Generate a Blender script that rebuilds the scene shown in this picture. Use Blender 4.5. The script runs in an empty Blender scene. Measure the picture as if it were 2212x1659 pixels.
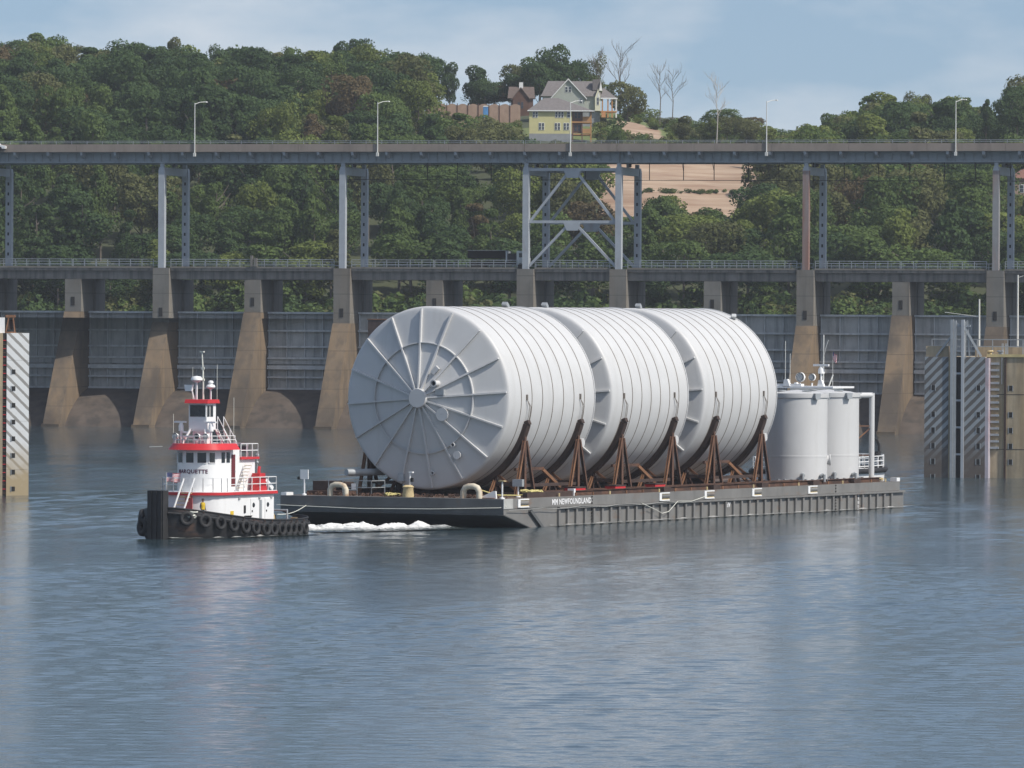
import bpy, math, random
import numpy as np
from mathutils import Vector, Matrix
R = math.radians
rng = random.Random(7)
C = bpy.context.scene.collection

# ------------------------------------------------------------------ camera, world, sun, exposure
CAM_H, FOC, HOR, ROLL = 17.09, 14672.0, 695.2, 0.0053       # focal length and horizon in 2212-wide picture units
PITCH = math.atan((829.5 - HOR) / FOC)
cam_d = bpy.data.cameras.new('camera'); cam = bpy.data.objects.new('camera', cam_d); C.objects.link(cam)
cam_d.sensor_width = 36.0; cam_d.lens = FOC / 2212 * 36.0; cam_d.clip_start = 1.0; cam_d.clip_end = 20000
cam.matrix_world = Matrix.Translation((0, 0, CAM_H)) @ Matrix.Rotation(math.pi/2 - PITCH, 4, 'X') @ Matrix.Rotation(ROLL, 4, 'Z')
bpy.context.scene.camera = cam
CM = cam.matrix_world.to_3x3()
def at(x, y, Y):
    d = CM @ Vector(((x - 1106) / FOC, (829.5 - y) / FOC, -1)); return Vector((0, 0, CAM_H)) + d * (Y / d.y)
CMI = CM.inverted()
def pix(p):
    q = CMI @ (Vector(p) - Vector((0, 0, CAM_H))); return 1106 - FOC * q.x / q.z, 829.5 + FOC * q.y / q.z

SUN_AZ, SUN_EL = 121.5, 47.0            # clockwise from +Y
w = bpy.data.worlds.new('World'); bpy.context.scene.world = w; w.use_nodes = True
nt = w.node_tree; nt.nodes.clear()
def N(nt, t, **k):
    n = nt.nodes.new(t)
    for a, b in k.items():
        if a in n.inputs.keys(): n.inputs[a].default_value = b
        else: setattr(n, a, b)
    return n
sky = N(nt, 'ShaderNodeTexSky', sky_type='NISHITA', sun_disc=False, sun_elevation=R(SUN_EL), sun_rotation=R(SUN_AZ),
        altitude=200, air_density=1.0, dust_density=1.6, ozone_density=1.5)
tc = N(nt, 'ShaderNodeTexCoord')
mp = N(nt, 'ShaderNodeMapping'); mp.inputs['Scale'].default_value = (9, 9, 26); mp.inputs['Location'].default_value = (3.1, 0, 1.35)
nz = N(nt, 'ShaderNodeTexNoise', Scale=1.6, Detail=9.0, Roughness=0.55)
rp = N(nt, 'ShaderNodeValToRGB'); rp.color_ramp.elements[0].position = .48; rp.color_ramp.elements[1].position = .78
cm_ = N(nt, 'ShaderNodeMath', operation='MULTIPLY'); cm_.inputs[1].default_value = .8
mx = N(nt, 'ShaderNodeMix', data_type='RGBA'); mx.inputs[7].default_value = (6.8, 6.9, 7.1, 1)
bg = N(nt, 'ShaderNodeBackground', Strength=0.105); ow = N(nt, 'ShaderNodeOutputWorld')
L = nt.links.new
sm = N(nt, 'ShaderNodeMapping'); sm.inputs['Scale'].default_value = (1, 1, .86); sm.inputs['Location'].default_value = (0, 0, .11)
L(tc.outputs['Generated'], sm.inputs[0]); L(sm.outputs[0], sky.inputs[0])
L(tc.outputs['Generated'], mp.inputs[0]); L(mp.outputs[0], nz.inputs[0]); L(nz.outputs[0], rp.inputs[0]); L(rp.outputs[0], cm_.inputs[0])
L(cm_.outputs[0], mx.inputs[0]); L(sky.outputs[0], mx.inputs[6]); L(mx.outputs[2], bg.inputs[0]); L(bg.outputs[0], ow.inputs[0])

sd = bpy.data.lights.new('sun', 'SUN'); sd.energy = 3.5; sd.angle = R(.5); sd.color = (1, .95, .87)
so = bpy.data.objects.new('sun', sd); C.objects.link(so)
sv = Vector((math.sin(R(SUN_AZ)) * math.cos(R(SUN_EL)), math.cos(R(SUN_AZ)) * math.cos(R(SUN_EL)), math.sin(R(SUN_EL))))
so.rotation_euler = sv.to_track_quat('Z', 'Y').to_euler(); so.location = (200, -100, 300)
sc = bpy.context.scene
sc.view_settings.view_transform = 'Standard'; sc.view_settings.look = 'None'; sc.view_settings.gamma = 1; sc.view_settings.exposure = 0.26
sc.view_settings.use_curve_mapping = False
sc.render.engine = 'CYCLES'
cy = sc.cycles; cy.max_bounces = 6; cy.diffuse_bounces = 3; cy.glossy_bounces = 3; cy.transmission_bounces = 4; cy.transparent_max_bounces = 6
cy.volume_bounces = 0; cy.use_denoising = True; cy.caustics_reflective = False; cy.caustics_refractive = False

# ------------------------------------------------------------------ helpers
MATS = {}
def mat(name, col, rough=.6, var=.12, scale=.6, metal=0, stain=None, bump=0, bscale=4, spec=.4, joint=0):
    """procedural material: base colour with noise; stain=(colour, amount, (sx,sy,sz), low, high)"""
    if name in MATS: return MATS[name]
    m = bpy.data.materials.new(name); m.use_nodes = True; t = m.node_tree; MATS[name] = m
    b = t.nodes['Principled BSDF']; l = t.links.new
    b.inputs['Roughness'].default_value = rough; b.inputs['Metallic'].default_value = metal; b.inputs['Specular IOR Level'].default_value = spec
    co = N(t, 'ShaderNodeTexCoord'); n = N(t, 'ShaderNodeTexNoise', Scale=scale, Detail=6.0, Roughness=.65)
    l(co.outputs['Object'], n.inputs[0])
    mxn = N(t, 'ShaderNodeMix', data_type='RGBA')
    mxn.inputs[6].default_value = tuple(max(0, c * (1 - var)) for c in col) + (1,)
    mxn.inputs[7].default_value = tuple(min(1, c * (1 + var)) for c in col) + (1,)
    rr = N(t, 'ShaderNodeValToRGB'); rr.color_ramp.elements[0].position = .3; rr.color_ramp.elements[1].position = .7
    l(n.outputs[0], rr.inputs[0]); l(rr.outputs[0], mxn.inputs[0]); out = mxn.outputs[2]
    for st in (stain or []):
        sc_, amt, s3, lo, hi = st
        ma = N(t, 'ShaderNodeMapping'); ma.inputs['Scale'].default_value = s3; l(co.outputs['Object'], ma.inputs[0])
        n2 = N(t, 'ShaderNodeTexNoise', Scale=1.0, Detail=5.0, Roughness=.6); l(ma.outputs[0], n2.inputs[0])
        r2 = N(t, 'ShaderNodeValToRGB'); r2.color_ramp.elements[0].position = lo; r2.color_ramp.elements[1].position = hi
        r2.color_ramp.elements[1].color = (amt, amt, amt, 1); l(n2.outputs[0], r2.inputs[0])
        m2 = N(t, 'ShaderNodeMix', data_type='RGBA'); m2.inputs[7].default_value = tuple(sc_) + (1,)
        l(r2.outputs[0], m2.inputs[0]); l(out, m2.inputs[6]); out = m2.outputs[2]
    if joint:      # thin dark pour lines in the concrete
        sp_ = N(t, 'ShaderNodeSeparateXYZ'); l(co.outputs['Object'], sp_.inputs[0]); dv_ = N(t, 'ShaderNodeMath', operation='DIVIDE'); dv_.inputs[1].default_value = joint; l(sp_.outputs[2], dv_.inputs[0])
        fr_ = N(t, 'ShaderNodeMath', operation='FRACT'); l(dv_.outputs[0], fr_.inputs[0]); lt = N(t, 'ShaderNodeMath', operation='LESS_THAN'); lt.inputs[1].default_value = .12/joint; l(fr_.outputs[0], lt.inputs[0])
        mu_ = N(t, 'ShaderNodeMath', operation='MULTIPLY'); l(lt.outputs[0], mu_.inputs[0]); l(n.outputs[0], mu_.inputs[1])
        mj = N(t, 'ShaderNodeMix', data_type='RGBA'); mj.inputs[7].default_value = tuple(c*.35 for c in col) + (1,); l(mu_.outputs[0], mj.inputs[0]); l(out, mj.inputs[6]); out = mj.outputs[2]
    l(out, b.inputs['Base Color'])
    if bump:
        n3 = N(t, 'ShaderNodeTexNoise', Scale=bscale, Detail=4.0); l(co.outputs['Object'], n3.inputs[0])
        bp = N(t, 'ShaderNodeBump', Strength=bump, Distance=.05); l(n3.outputs[0], bp.inputs['Height']); l(bp.outputs[0], b.inputs['Normal'])
    return m

class MB:
    def __init__(s): s.v = []; s.f = []; s.m = []
    def add(s, vs, fs, mi=0):
        o = len(s.v); s.v += [tuple(p) for p in vs]; s.f += [tuple(i + o for i in f) for f in fs]; s.m += [mi] * len(fs); return s
    def hexa(s, p, mi=0):
        return s.add(p, [(3,2,1,0),(4,5,6,7),(0,1,5,4),(1,2,6,5),(2,3,7,6),(3,0,4,7)], mi)
    def box(s, x0, x1, y0, y1, z0, z1, mi=0):
        return s.hexa([(x0,y0,z0),(x1,y0,z0),(x1,y1,z0),(x0,y1,z0),(x0,y0,z1),(x1,y0,z1),(x1,y1,z1),(x0,y1,z1)], mi)
    def beam(s, p, q, a, b=None, up=(0,0,1), mi=0):
        p, q = Vector(p), Vector(q); d = (q - p).normalized(); b = b or a; u = Vector(up)
        if abs(d.dot(u)) > .98: u = Vector((1,0,0))
        x = d.cross(u).normalized(); y = x.cross(d)
        c = [x*(sx*a/2) + y*(sy*b/2) for sx, sy in ((-1,-1),(1,-1),(1,1),(-1,1))]
        return s.hexa([p + k for k in c] + [q + k for k in c], mi)
    def ibeam(s, p, q, wd, dp, t, up=(0,0,1), mi=0):      # I section: flanges across `up`
        p, q = Vector(p), Vector(q); d = (q - p).normalized(); u = Vector(up)
        if abs(d.dot(u)) > .98: u = Vector((1,0,0))
        x = d.cross(u).normalized(); y = x.cross(d)
        for k in (-1, 1): s.beam(p + y*k*(dp-t)/2, q + y*k*(dp-t)/2, wd, t, y, mi)
        return s.beam(p, q, t, dp - 2*t, y, mi)
    def tube(s, pts, r, n=6, closed=False, mi=0, r2=None):
        pts = [Vector(p) for p in pts]; k = len(pts); vs = []; pu = None
        for i, p in enumerate(pts):
            if closed: d = pts[(i+1) % k] - pts[i-1]
            else: d = pts[min(i+1,k-1)] - pts[max(i-1,0)]
            d.normalize()
            if pu is None: pu = d.orthogonal().normalized()
            pu = (pu - d*pu.dot(d)).normalized(); w_ = d.cross(pu)
            rr = r if r2 is None else r + (r2 - r) * i / max(1, k - 1)
            vs += [p + (pu*math.cos(2*math.pi*j/n) + w_*math.sin(2*math.pi*j/n))*rr for j in range(n)]
        fs = [(i*n+j, i*n+(j+1)%n, ((i+1)%k)*n+(j+1)%n, ((i+1)%k)*n+j) for i in range(k if closed else k-1) for j in range(n)]
        if not closed: fs += [tuple(range(n))[::-1], tuple((k-1)*n+j for j in range(n))]
        return s.add(vs, fs, mi)
    def lathe(s, prof, n=24, o=(0,0,0), ax='z', mi=0, a0=0, a1=2*math.pi):
        """prof = [(r, h)] turned about an axis"""
        full = abs(a1 - a0 - 2*math.pi) < 1e-6; cols = n if full else n + 1; vs = []
        for r, h in prof:
            for j in range(cols):
                a = a0 + (a1 - a0) * j / n; c_, s_ = r*math.cos(a), r*math.sin(a)
                p = (c_, s_, h) if ax == 'z' else ((h, c_, s_) if ax == 'x' else (s_, h, c_))
                vs.append((p[0]+o[0], p[1]+o[1], p[2]+o[2]))
        fs = [(i*cols+j, i*cols+(j+1)%cols, (i+1)*cols+(j+1)%cols, (i+1)*cols+j) for i in range(len(prof)-1) for j in range(n)]
        return s.add(vs, fs, mi)
    def torus(s, c, nrm, R_, r, n=20, m=8, mi=0):
        nrm = Vector(nrm).normalized(); u = nrm.orthogonal().normalized(); v = nrm.cross(u); c = Vector(c)
        return s.tube([c + (u*math.cos(2*math.pi*i/n) + v*math.sin(2*math.pi*i/n))*R_ for i in range(n)], r, m, True, mi)
    def prism(s, poly, fn, t0, t1, mi=0):
        """poly = [(a, b)], fn(a, b, t) -> point; extruded from t0 to t1"""
        k = len(poly); vs = [fn(a, b, t0) for a, b in poly] + [fn(a, b, t1) for a, b in poly]
        return s.add(vs, [tuple(range(k))[::-1], tuple(range(k, 2*k))] + [(i, (i+1) % k, k+(i+1) % k, k+i) for i in range(k)], mi)
    def ball(s, c, r, n=10, sz=1, mi=0):
        pr = [(max(.001, r*math.sin(math.pi*i/n)), -r*sz*math.cos(math.pi*i/n)) for i in range(n+1)]
        return s.lathe(pr, max(8, n+2), c, 'z', mi)
    def build(s, name, m, parent=None, smooth=None):
        me = bpy.data.meshes.new(name); me.from_pydata(s.v, [], s.f)
        ms = m if isinstance(m, (list, tuple)) else [m]
        for k in ms: me.materials.append(k)
        if len(ms) > 1: me.polygons.foreach_set('material_index', s.m)
        fix_normals(me)
        if smooth:
            me.polygons.foreach_set('use_smooth', [True] * len(me.polygons)); me.set_sharp_from_angle(angle=R(smooth))
        me.update(); return link(name, me, parent)
import bmesh
def fix_normals(me):
    bm = bmesh.new(); bm.from_mesh(me); bmesh.ops.recalc_face_normals(bm, faces=bm.faces); bm.to_mesh(me); bm.free()
def link(name, me, parent=None):
    o = bpy.data.objects.new(name, me); C.objects.link(o)
    if parent: o.parent = parent
    return o
def thing(name, label, cat, loc=(0,0,0), rz=0, group=None):
    o = bpy.data.objects.new(name, None); C.objects.link(o); o.location = loc; o.rotation_euler = (0, 0, rz); o.empty_display_size = .5
    return tag(o, label, cat, group)
def tag(o, label, cat, group=None, kind=None):
    o['label'] = label; o['category'] = cat
    if group: o['group'] = group
    if kind: o['kind'] = kind
    return o
def struct(o, kind='structure', label=None):
    o['kind'] = kind
    if label: o['label'] = label
    return o
def box(name, b, m, parent): return MB().box(*b).build(name, m, parent)
def railing(pts, h, rails=(1, .5), sp=1.5, r=.03, closed=False, square=True):
    """posts and rails along a path of floor points"""
    mb = MB(); pts = [Vector(p) for p in pts]
    segs = list(zip(pts, pts[1:] + pts[:1])) if closed else list(zip(pts, pts[1:]))
    for a, b in segs:
        n = max(1, round((b - a).length / sp))
        for i in range(n + (0 if closed else 1)):
            p = a.lerp(b, i / n); mb.beam(p, p + Vector((0,0,h)), 2*r)
        for k in rails: mb.beam(a + Vector((0,0,h*k)), b + Vector((0,0,h*k)), 2*r)
    return mb
def text_mesh(s, size, ext=0.01):
    cu = bpy.data.curves.new('lettering', 'FONT'); cu.body = s; cu.size = size; cu.extrude = ext; cu.align_x = 'CENTER'; cu.resolution_u = 2; cu.offset = size*.022; cu.space_character = 1.08
    o = bpy.data.objects.new('lettering', cu); C.objects.link(o)
    dg = bpy.context.evaluated_depsgraph_get(); me = bpy.data.meshes.new_from_object(o.evaluated_get(dg))
    bpy.data.objects.remove(o); bpy.data.curves.remove(cu); return me
def lettering(s, size, m, parent, fn, name='lettering', ext=.01):
    me = text_mesh(s, size, ext)
    for v in me.vertices: v.co = fn(v.co.x, v.co.y, v.co.z)
    me.materials.clear(); me.materials.append(m); return link(name, me, parent)

# palette
M_conc = mat('dam_concrete', (.185, .175, .155), .9, .16, .35, stain=[((.22, .17, .12), .45, (.25,.25,.05), .45, .7), ((.08,.075,.065), .6, (.9,.9,.06), .52, .72)], joint=3.05)
M_conc_low = mat('stained_shadowed_concrete', (.175, .135, .095), .9, .2, .3, stain=[((.26,.175,.095), .6, (.18,.18,.05), .42, .68), ((.075,.062,.05), .8, (.11,.11,.06), .47, .6), ((.09,.075,.06), .7, (.7,.7,.08), .5, .72)], joint=3.05)  # tan and dark stains; the broad dark patches also paint in irregular shadow
M_crest = mat('wet_dark_concrete', (.10, .08, .065), .8, .25, .3, stain=[((.05,.045,.04), .8, (.5,.5,.5), .45, .65)])
M_girder = mat('weathered_concrete_beam', (.22, .20, .175), .9, .2, .5, stain=[((.05,.05,.05), .75, (1.2,1.2,.05), .45, .7), ((.25,.23,.2), .4, (.8,.8,.04), .55, .75)])
M_steel = mat('grey_bridge_paint', (.38, .405, .43), .5, .1, .5, stain=[((.30,.17,.12), .45, (.5,.5,.12), .58, .78)])
M_steel_d = mat('blue_grey_girder_paint', (.35, .38, .40), .5, .1, .4, stain=[((.06,.07,.08), .4, (.9,.9,.15), .52, .75)])
M_rustcol = mat('rust_streaked_paint', (.27, .27, .27), .6, .1, .5, stain=[((.25,.11,.07), .8, (.4,.4,.05), .38, .62)])
M_gate = mat('grey_gate_paint', (.44, .435, .41), .55, .15, .6, stain=[((.07,.08,.09), .6, (1.1,1.1,.1), .48, .72)])
M_gate_rib = mat('pale_gate_rib_paint', (.56, .57, .56), .5, .15, .8, stain=[((.09,.09,.09), .5, (.8,.8,.3), .52, .75)])
M_parapet = mat('brown_parapet', (.27, .225, .19), .9, .1, .4, stain=[((.11,.095,.085), .5, (.6,.6,.1), .5, .75)])
M_galv = mat('galvanised_rail', (.38, .40, .41), .45, .1, 1.5, metal=.3)
M_lamp = mat('pale_lamp_post', (.62, .62, .58), .4, .05, 1)
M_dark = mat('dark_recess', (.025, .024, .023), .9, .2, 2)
M_tank = mat('tank_paint', (.565, .565, .56), .45, .04, .25, stain=[((.42,.41,.385), .4, (.9,.9,.1), .54, .78), ((.5,.49,.46), .35, (.15,.15,.15), .5, .72), ((.36,.30,.24), .3, (1.6,1.6,.25), .66, .8)], bump=.25, bscale=.7)
M_seam = mat('tank_seam', (.19, .165, .14), .6, .2, 1)
M_rust = mat('rusted_steel', (.11, .058, .038), .8, .4, 1.3, stain=[((.045,.03,.026), .8, (.7,.7,.7), .45, .62)])
M_rust_o = mat('sunlit_orange_rust', (.21, .105, .055), .8, .35, 1.3, stain=[((.10,.05,.035), .8, (.6,.6,.6), .5, .7)])  # orange rust, with sunlight on the braces put into its colour
M_dkrust = mat('dark_rusted_saddle', (.055, .035, .028), .75, .35, 1.2)
M_hull = mat('barge_grey_paint', (.185, .18, .17), .55, .14, .5, stain=[((.20,.11,.06), .6, (.4,.4,.9), .58, .74), ((.06,.06,.06), .45, (.5,.5,.15), .52, .75)])
M_hull_dk = mat('barge_bow_paint', (.11, .113, .112), .55, .2, .5, stain=[((.17,.10,.06), .6, (.5,.5,.3), .58, .75)])
M_deck = mat('rusty_deck', (.12, .085, .065), .9, .3, .7)
M_white = mat('white_paint', (.80, .80, .79), .4, .03, .6, stain=[((.6,.57,.52), .35, (1.2,1.2,.25), .56, .8)])
M_red = mat('red_trim_paint', (.55, .03, .035), .4, .1, 1)
M_black = mat('black_rubber', (.022, .022, .023), .75, .35, 1.2, bump=.4)
M_tughull = mat('black_tug_hull', (.02, .02, .021), .5, .3, .8, stain=[((.11,.06,.04), .6, (.35,.35,1.1), .56, .7), ((.22,.2,.17), .5, (.3,.3,1.6), .64, .74)])
M_glass = mat('dark_window_glass', (.015, .017, .02), .08, .1, 1, spec=.6)
M_tan = mat('tan_rope', (.50, .40, .22), .9, .25, 3)
M_yrope = mat('yellow_rope', (.55, .48, .20), .9, .2, 3)
M_paler = mat('pale_line', (.62, .62, .55), .8, .1, 3)
M_ylw = mat('safety_yellow', (.62, .42, .03), .8, .15, 3)
M_skin = mat('skin', (.22, .12, .08), .6, .1, 3)
M_cloth = mat('dark_cloth', (.05, .055, .06), .9, .2, 4)
M_brown = mat('brown_timber', (.12, .065, .045), .7, .2, 1)
M_lblue = mat('pale_blue_plastic', (.10, .28, .55), .5, .1, 1)
M_blue = mat('flag_blue', (.03, .05, .18), .8, .1, 1); M_fred = mat('flag_red', (.5, .04, .06), .8, .1, 1); M_fwhite = mat('flag_white', (.75, .75, .75), .8, .05, 1)
M_purp = mat('maroon_lettering', (.10, .025, .05), .5, .1, 1)

# ------------------------------------------------------------------ water
def water_mat(name, layers, gust=True):
    m = bpy.data.materials.new(name); m.use_nodes = True; t = m.node_tree; b = t.nodes['Principled BSDF']; l = t.links.new
    b.inputs['Base Color'].default_value = (.035, .062, .075, 1); b.inputs['IOR'].default_value = 1.33; b.inputs['Specular IOR Level'].default_value = .5
    co = N(t, 'ShaderNodeTexCoord'); prev = None; hs = []
    for sx, sy, sc_, k in layers:
        ma = N(t, 'ShaderNodeMapping'); ma.inputs['Scale'].default_value = (sx, sy, 1); ma.inputs['Rotation'].default_value = (0, 0, .2 + sc_); l(co.outputs['Object'], ma.inputs[0])
        n = N(t, 'ShaderNodeTexNoise', Scale=sc_, Detail=3.0, Roughness=.55, Distortion=.4); l(ma.outputs[0], n.inputs[0])
        mu = N(t, 'ShaderNodeMath', operation='MULTIPLY'); mu.inputs[1].default_value = k; l(n.outputs[0], mu.inputs[0]); hs.append(mu.outputs[0])
    big = N(t, 'ShaderNodeMapping'); big.inputs['Scale'].default_value = (.035, .011, 1); l(co.outputs['Object'], big.inputs[0])
    nb = N(t, 'ShaderNodeTexNoise', Scale=1.0, Detail=4.0, Roughness=.6); l(big.outputs[0], nb.inputs[0])
    rb = N(t, 'ShaderNodeValToRGB'); rb.color_ramp.elements[0].position = .35; rb.color_ramp.elements[1].position = .68
    rb.color_ramp.elements[0].color = (.45, .45, .45, 1); l(nb.outputs[0], rb.inputs[0])
    s1 = N(t, 'ShaderNodeMath', operation='ADD'); l(hs[0], s1.inputs[0]); l(hs[1], s1.inputs[1])
    s2 = N(t, 'ShaderNodeMath', operation='ADD'); l(s1.outputs[0], s2.inputs[0]); l(hs[-1], s2.inputs[1])
    s3 = N(t, 'ShaderNodeMath', operation='MULTIPLY'); l(s2.outputs[0], s3.inputs[0]); l(rb.outputs[0], s3.inputs[1])
    bp = N(t, 'ShaderNodeBump', Strength=1.0, Distance=.9); l(s3.outputs[0], bp.inputs['Height']); l(bp.outputs[0], b.inputs['Normal'])
    b.inputs['Roughness'].default_value = .06
    return m
M_water = water_mat('river_water', ((1.0, .6, .5, .15), (1.0, .75, 1.8, .055), (1., .9, 4.6, .024)))
M_waves = water_mat('river_ripples', ((1.0, .75, 4.2, .022), (1., .85, 9.0, .011)))
river = MB().add([(-1500,-400,-.16),(1500,-400,-.16),(1500,1098,-.16),(-1500,1098,-.16)], [(0,1,2,3)]).build('river_water', M_water)
struct(river, label='rippled blue grey tailwater below the dam')
def wave_field():
    """wind ripples as real geometry over the stretch of river in view: a sum of long crested waves"""
    g = np.random.default_rng(11); lam = np.exp(g.uniform(math.log(.60), math.log(2.4), 64)); th = g.normal(0, .5, 64) + .2; ph = g.uniform(0, 6.28, 64); sl = .045*math.sqrt(2/64)
    def patch(x0, x1, y0, y1, dx, dy, lmin):
        xs = np.arange(x0, x1 + dx/2, dx); ys = np.arange(y0, y1 + dy/2, dy); X, Y = np.meshgrid(xs, ys, indexing='ij'); Z = np.zeros_like(X)
        use = lam >= lmin; sl2 = sl*min(1.5, math.sqrt(64/use.sum()))
        for l_, t_, p_ in zip(lam[use], th[use], ph[use]):
            k_ = 2*math.pi/l_; Z += sl2/k_*np.cos(k_*(X*math.sin(t_) + Y*math.cos(t_)) + p_)
        G = sum(np.cos(X*a_ + Y*b_ + c_) for a_, b_, c_ in ((.11,.035,1.), (-.07,.06,2.), (.05,-.09,4.), (.16,.02,.3), (-.03,.021,5.)))
        Z *= .95 + .13*G
        e = np.minimum(np.minimum(X-x0, x1-X), np.minimum(Y-190, (985-Y)/18)); Z *= np.clip(e/4, 0, 1)
        n, m_ = X.shape; I = np.arange(n*m_).reshape(n, m_); F = np.stack([I[:-1,:-1], I[1:,:-1], I[1:,1:], I[:-1,1:]], -1).reshape(-1, 4)
        return np.stack([X, Y, Z], -1).reshape(-1, 3), F
    V = []; F = []; o = 0
    for a_ in ((-36, 36, 190, 300, .3, .16, .62), (-48, 48, 300, 480, .45, .2, .8), (-78, 78, 480, 800, .75, .38, 1.45), (-95, 95, 800, 985, 1.0, .6, 2.2)):
        v, f = patch(*a_); V.append(v); F.append(f + o); o += len(v)
    V = np.concatenate(V).astype(np.float32); F = np.concatenate(F).astype(np.int32); me = bpy.data.meshes.new('ripples')
    me.vertices.add(len(V)); me.vertices.foreach_set('co', V.reshape(-1)); me.loops.add(4*len(F)); me.loops.foreach_set('vertex_index', F.reshape(-1)); me.polygons.add(len(F)); me.polygons.foreach_set('loop_start', np.arange(0, 4*len(F), 4, dtype=np.int32))
    me.polygons.foreach_set('use_smooth', np.ones(len(F), bool)); me.materials.append(M_waves); me.update(calc_edges=True)
    o = link('water_ripples', me, river); o['kind'] = 'stuff'
wave_field()

# ------------------------------------------------------------------ dam frame: t along the dam, d behind its face
DYAW, DZ, DX, BAY = R(14.556), 1085.6, 2.0, 15.241
DS, DC = math.sin(DYAW), math.cos(DYAW)
DAMLOC, DAMROT = (DX, DZ, 0), -DYAW        # local x along the dam, local y behind it
KEVEN = (-6, -4, -2, 0, 1, 3, 5, 7)         # piers that carry steel columns
K0, K1 = -7, 8
ORD = ['first', 'second', 'third', 'fourth', 'fifth', 'sixth', 'seventh', 'eighth', 'ninth', 'tenth', 'eleventh', 'twelfth', 'thirteenth', 'fourteenth']
dam = thing('spillway_dam', 'brown stained concrete spillway dam with sloping piers across the river', 'dam', DAMLOC, DAMROT)
PW = 1.38
for k in range(K0, K1 + 1):
    x = k * BAY; ev = k in KEVEN; zt = 16.7 if ev else 18.4; fr = 0.0 if ev else .9
    up = MB().box(x-PW, x+PW, fr, 7.0, zt-1.2, 25.55 if ev else 23.68).build('pier', M_conc, dam)
    MB().box(x-1.05, x+1.05, 9.5, 14.6, 5, 23.68).build('rear_pier', M_conc, up)
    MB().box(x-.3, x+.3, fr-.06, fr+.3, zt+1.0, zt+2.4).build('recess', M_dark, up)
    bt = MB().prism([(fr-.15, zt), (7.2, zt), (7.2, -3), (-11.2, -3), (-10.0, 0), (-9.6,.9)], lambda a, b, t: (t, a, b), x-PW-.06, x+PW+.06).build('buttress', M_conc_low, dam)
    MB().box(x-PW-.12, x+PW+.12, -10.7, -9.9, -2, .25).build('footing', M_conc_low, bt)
for k in range(K0, K1):
    xa, xb = k*BAY + PW + .06, (k+1)*BAY - PW - .06
    pr = [(7.0, 6.05), (4.6, 5.85), (2.0, 5.3), (-.8, 4.3), (-3.2, 3.1), (-5.6, 1.6), (-7.6, -.2), (-9.0, -2), (7.0, -2)]
    MB().prism(pr, lambda a, b, t: (t, a, b), xa, xb).build('spillway_crest', M_crest, dam, 40)
# gates
GL = {-6: 'hidden partly by the striped left lock wall', -5: 'just right of the striped left lock wall', -4: 'left of the tugboat mast', -3: 'directly behind the tugboat mast', -2: 'left of the front tank',
      4: 'behind the silos and searchlights', 5: 'left of the striped right lock wall', 6: 'partly behind the right lock wall'}
for k in range(K0, K1):
    lab = 'ribbed grey steel spillway gate ' + GL.get(k, ('hidden behind the front tank', 'behind the front tank rear and braced tower', 'behind the middle tank under the braced tower', 'hidden behind the middle and rear tanks', 'above the rear end of the rear tank')[k+1] if -2 < k < 4 else ('beyond the left picture edge' if k < 0 else 'beyond the right picture edge'))
    g = thing('spillway_gate', lab, 'gate', (DX + DC*(k+.5)*BAY + DS*5, DZ - DS*(k+.5)*BAY + DC*5, 5.95), DAMROT, 'spillway gates')
    hw = BAY/2 - PW - .1
    sk = MB().box(-hw, hw, .35, .6, 0, 12.5).build('skin_plate', M_gate, g)
    for z, h, o in ((12.4,.3,0), (9.5,.28,0), (6.9,.28,0), (5.05,.3,0), (3.55,.62,-.25), (1.95,.28,0), (.1,.3,0)):
        MB().box(-hw, hw, -.42+o, .348, z-h/2, z+h/2).build('horizontal_beam', M_gate_rib, g)
    MB().box(-hw, hw, -.1, .346, 4.1, 4.9).build('seal_band', M_gate, g)
    for i in range(5):
        xx = -hw + .12 + (2*hw - .24) * i / 4
        for z0, z1 in ((.26,1.8),(2.1,3.2),(5.21,6.75),(7.05,9.35),(9.65,12.24)):
            MB().box(xx-.07, xx+.07, .05 if 0 < i < 4 else -.1, .347, z0, z1).build('vertical_rib', M_gate_rib, g)
# service bridge
sb = thing('service_bridge', 'weathered concrete service bridge with pipe railings along the dam top', 'bridge', DAMLOC, DAMROT)
for k in range(K0, K1):
    ga, gb = k*BAY + (PW if k in KEVEN else -.0), (k+1)*BAY - (PW if k+1 in KEVEN else 0)
    MB().box(ga+.02, gb-.02, 1.0, 2.4, 23.72, 25.1).build('girder', M_girder, sb)
    MB().box(ga+.02, gb-.02, 11.5, 12.6, 23.72, 25.1).build('girder', M_girder, sb)
    MB().box(ga+.01, gb-.01, .55, 13.4, 25.102, 25.5).build('deck_slab', M_girder, sb)
    cb = MB().box(ga+.01, gb-.01, .45, .9, 25.502, 25.8).build('kerb', M_conc, sb)
    railing([(ga+.1, .68, 25.8), (gb-.1, .68, 25.8)], 1.15, (1, .68, .34), 1.9, .045).build('railing', M_galv, sb)
    railing([(ga+.1, 13.0, 25.5), (gb-.1, 13.0, 25.5)], 1.2, (1, .5), 1.9, .045).build('rear_railing', M_galv, sb)
MB().box(-3*BAY-.2, -3*BAY+.2, .2, .6, 25.8, 27.6).box(-3*BAY+.4, -3*BAY+.9, .2, .6, 25.8, 27.2).build('control_box', M_conc, sb)
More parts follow.
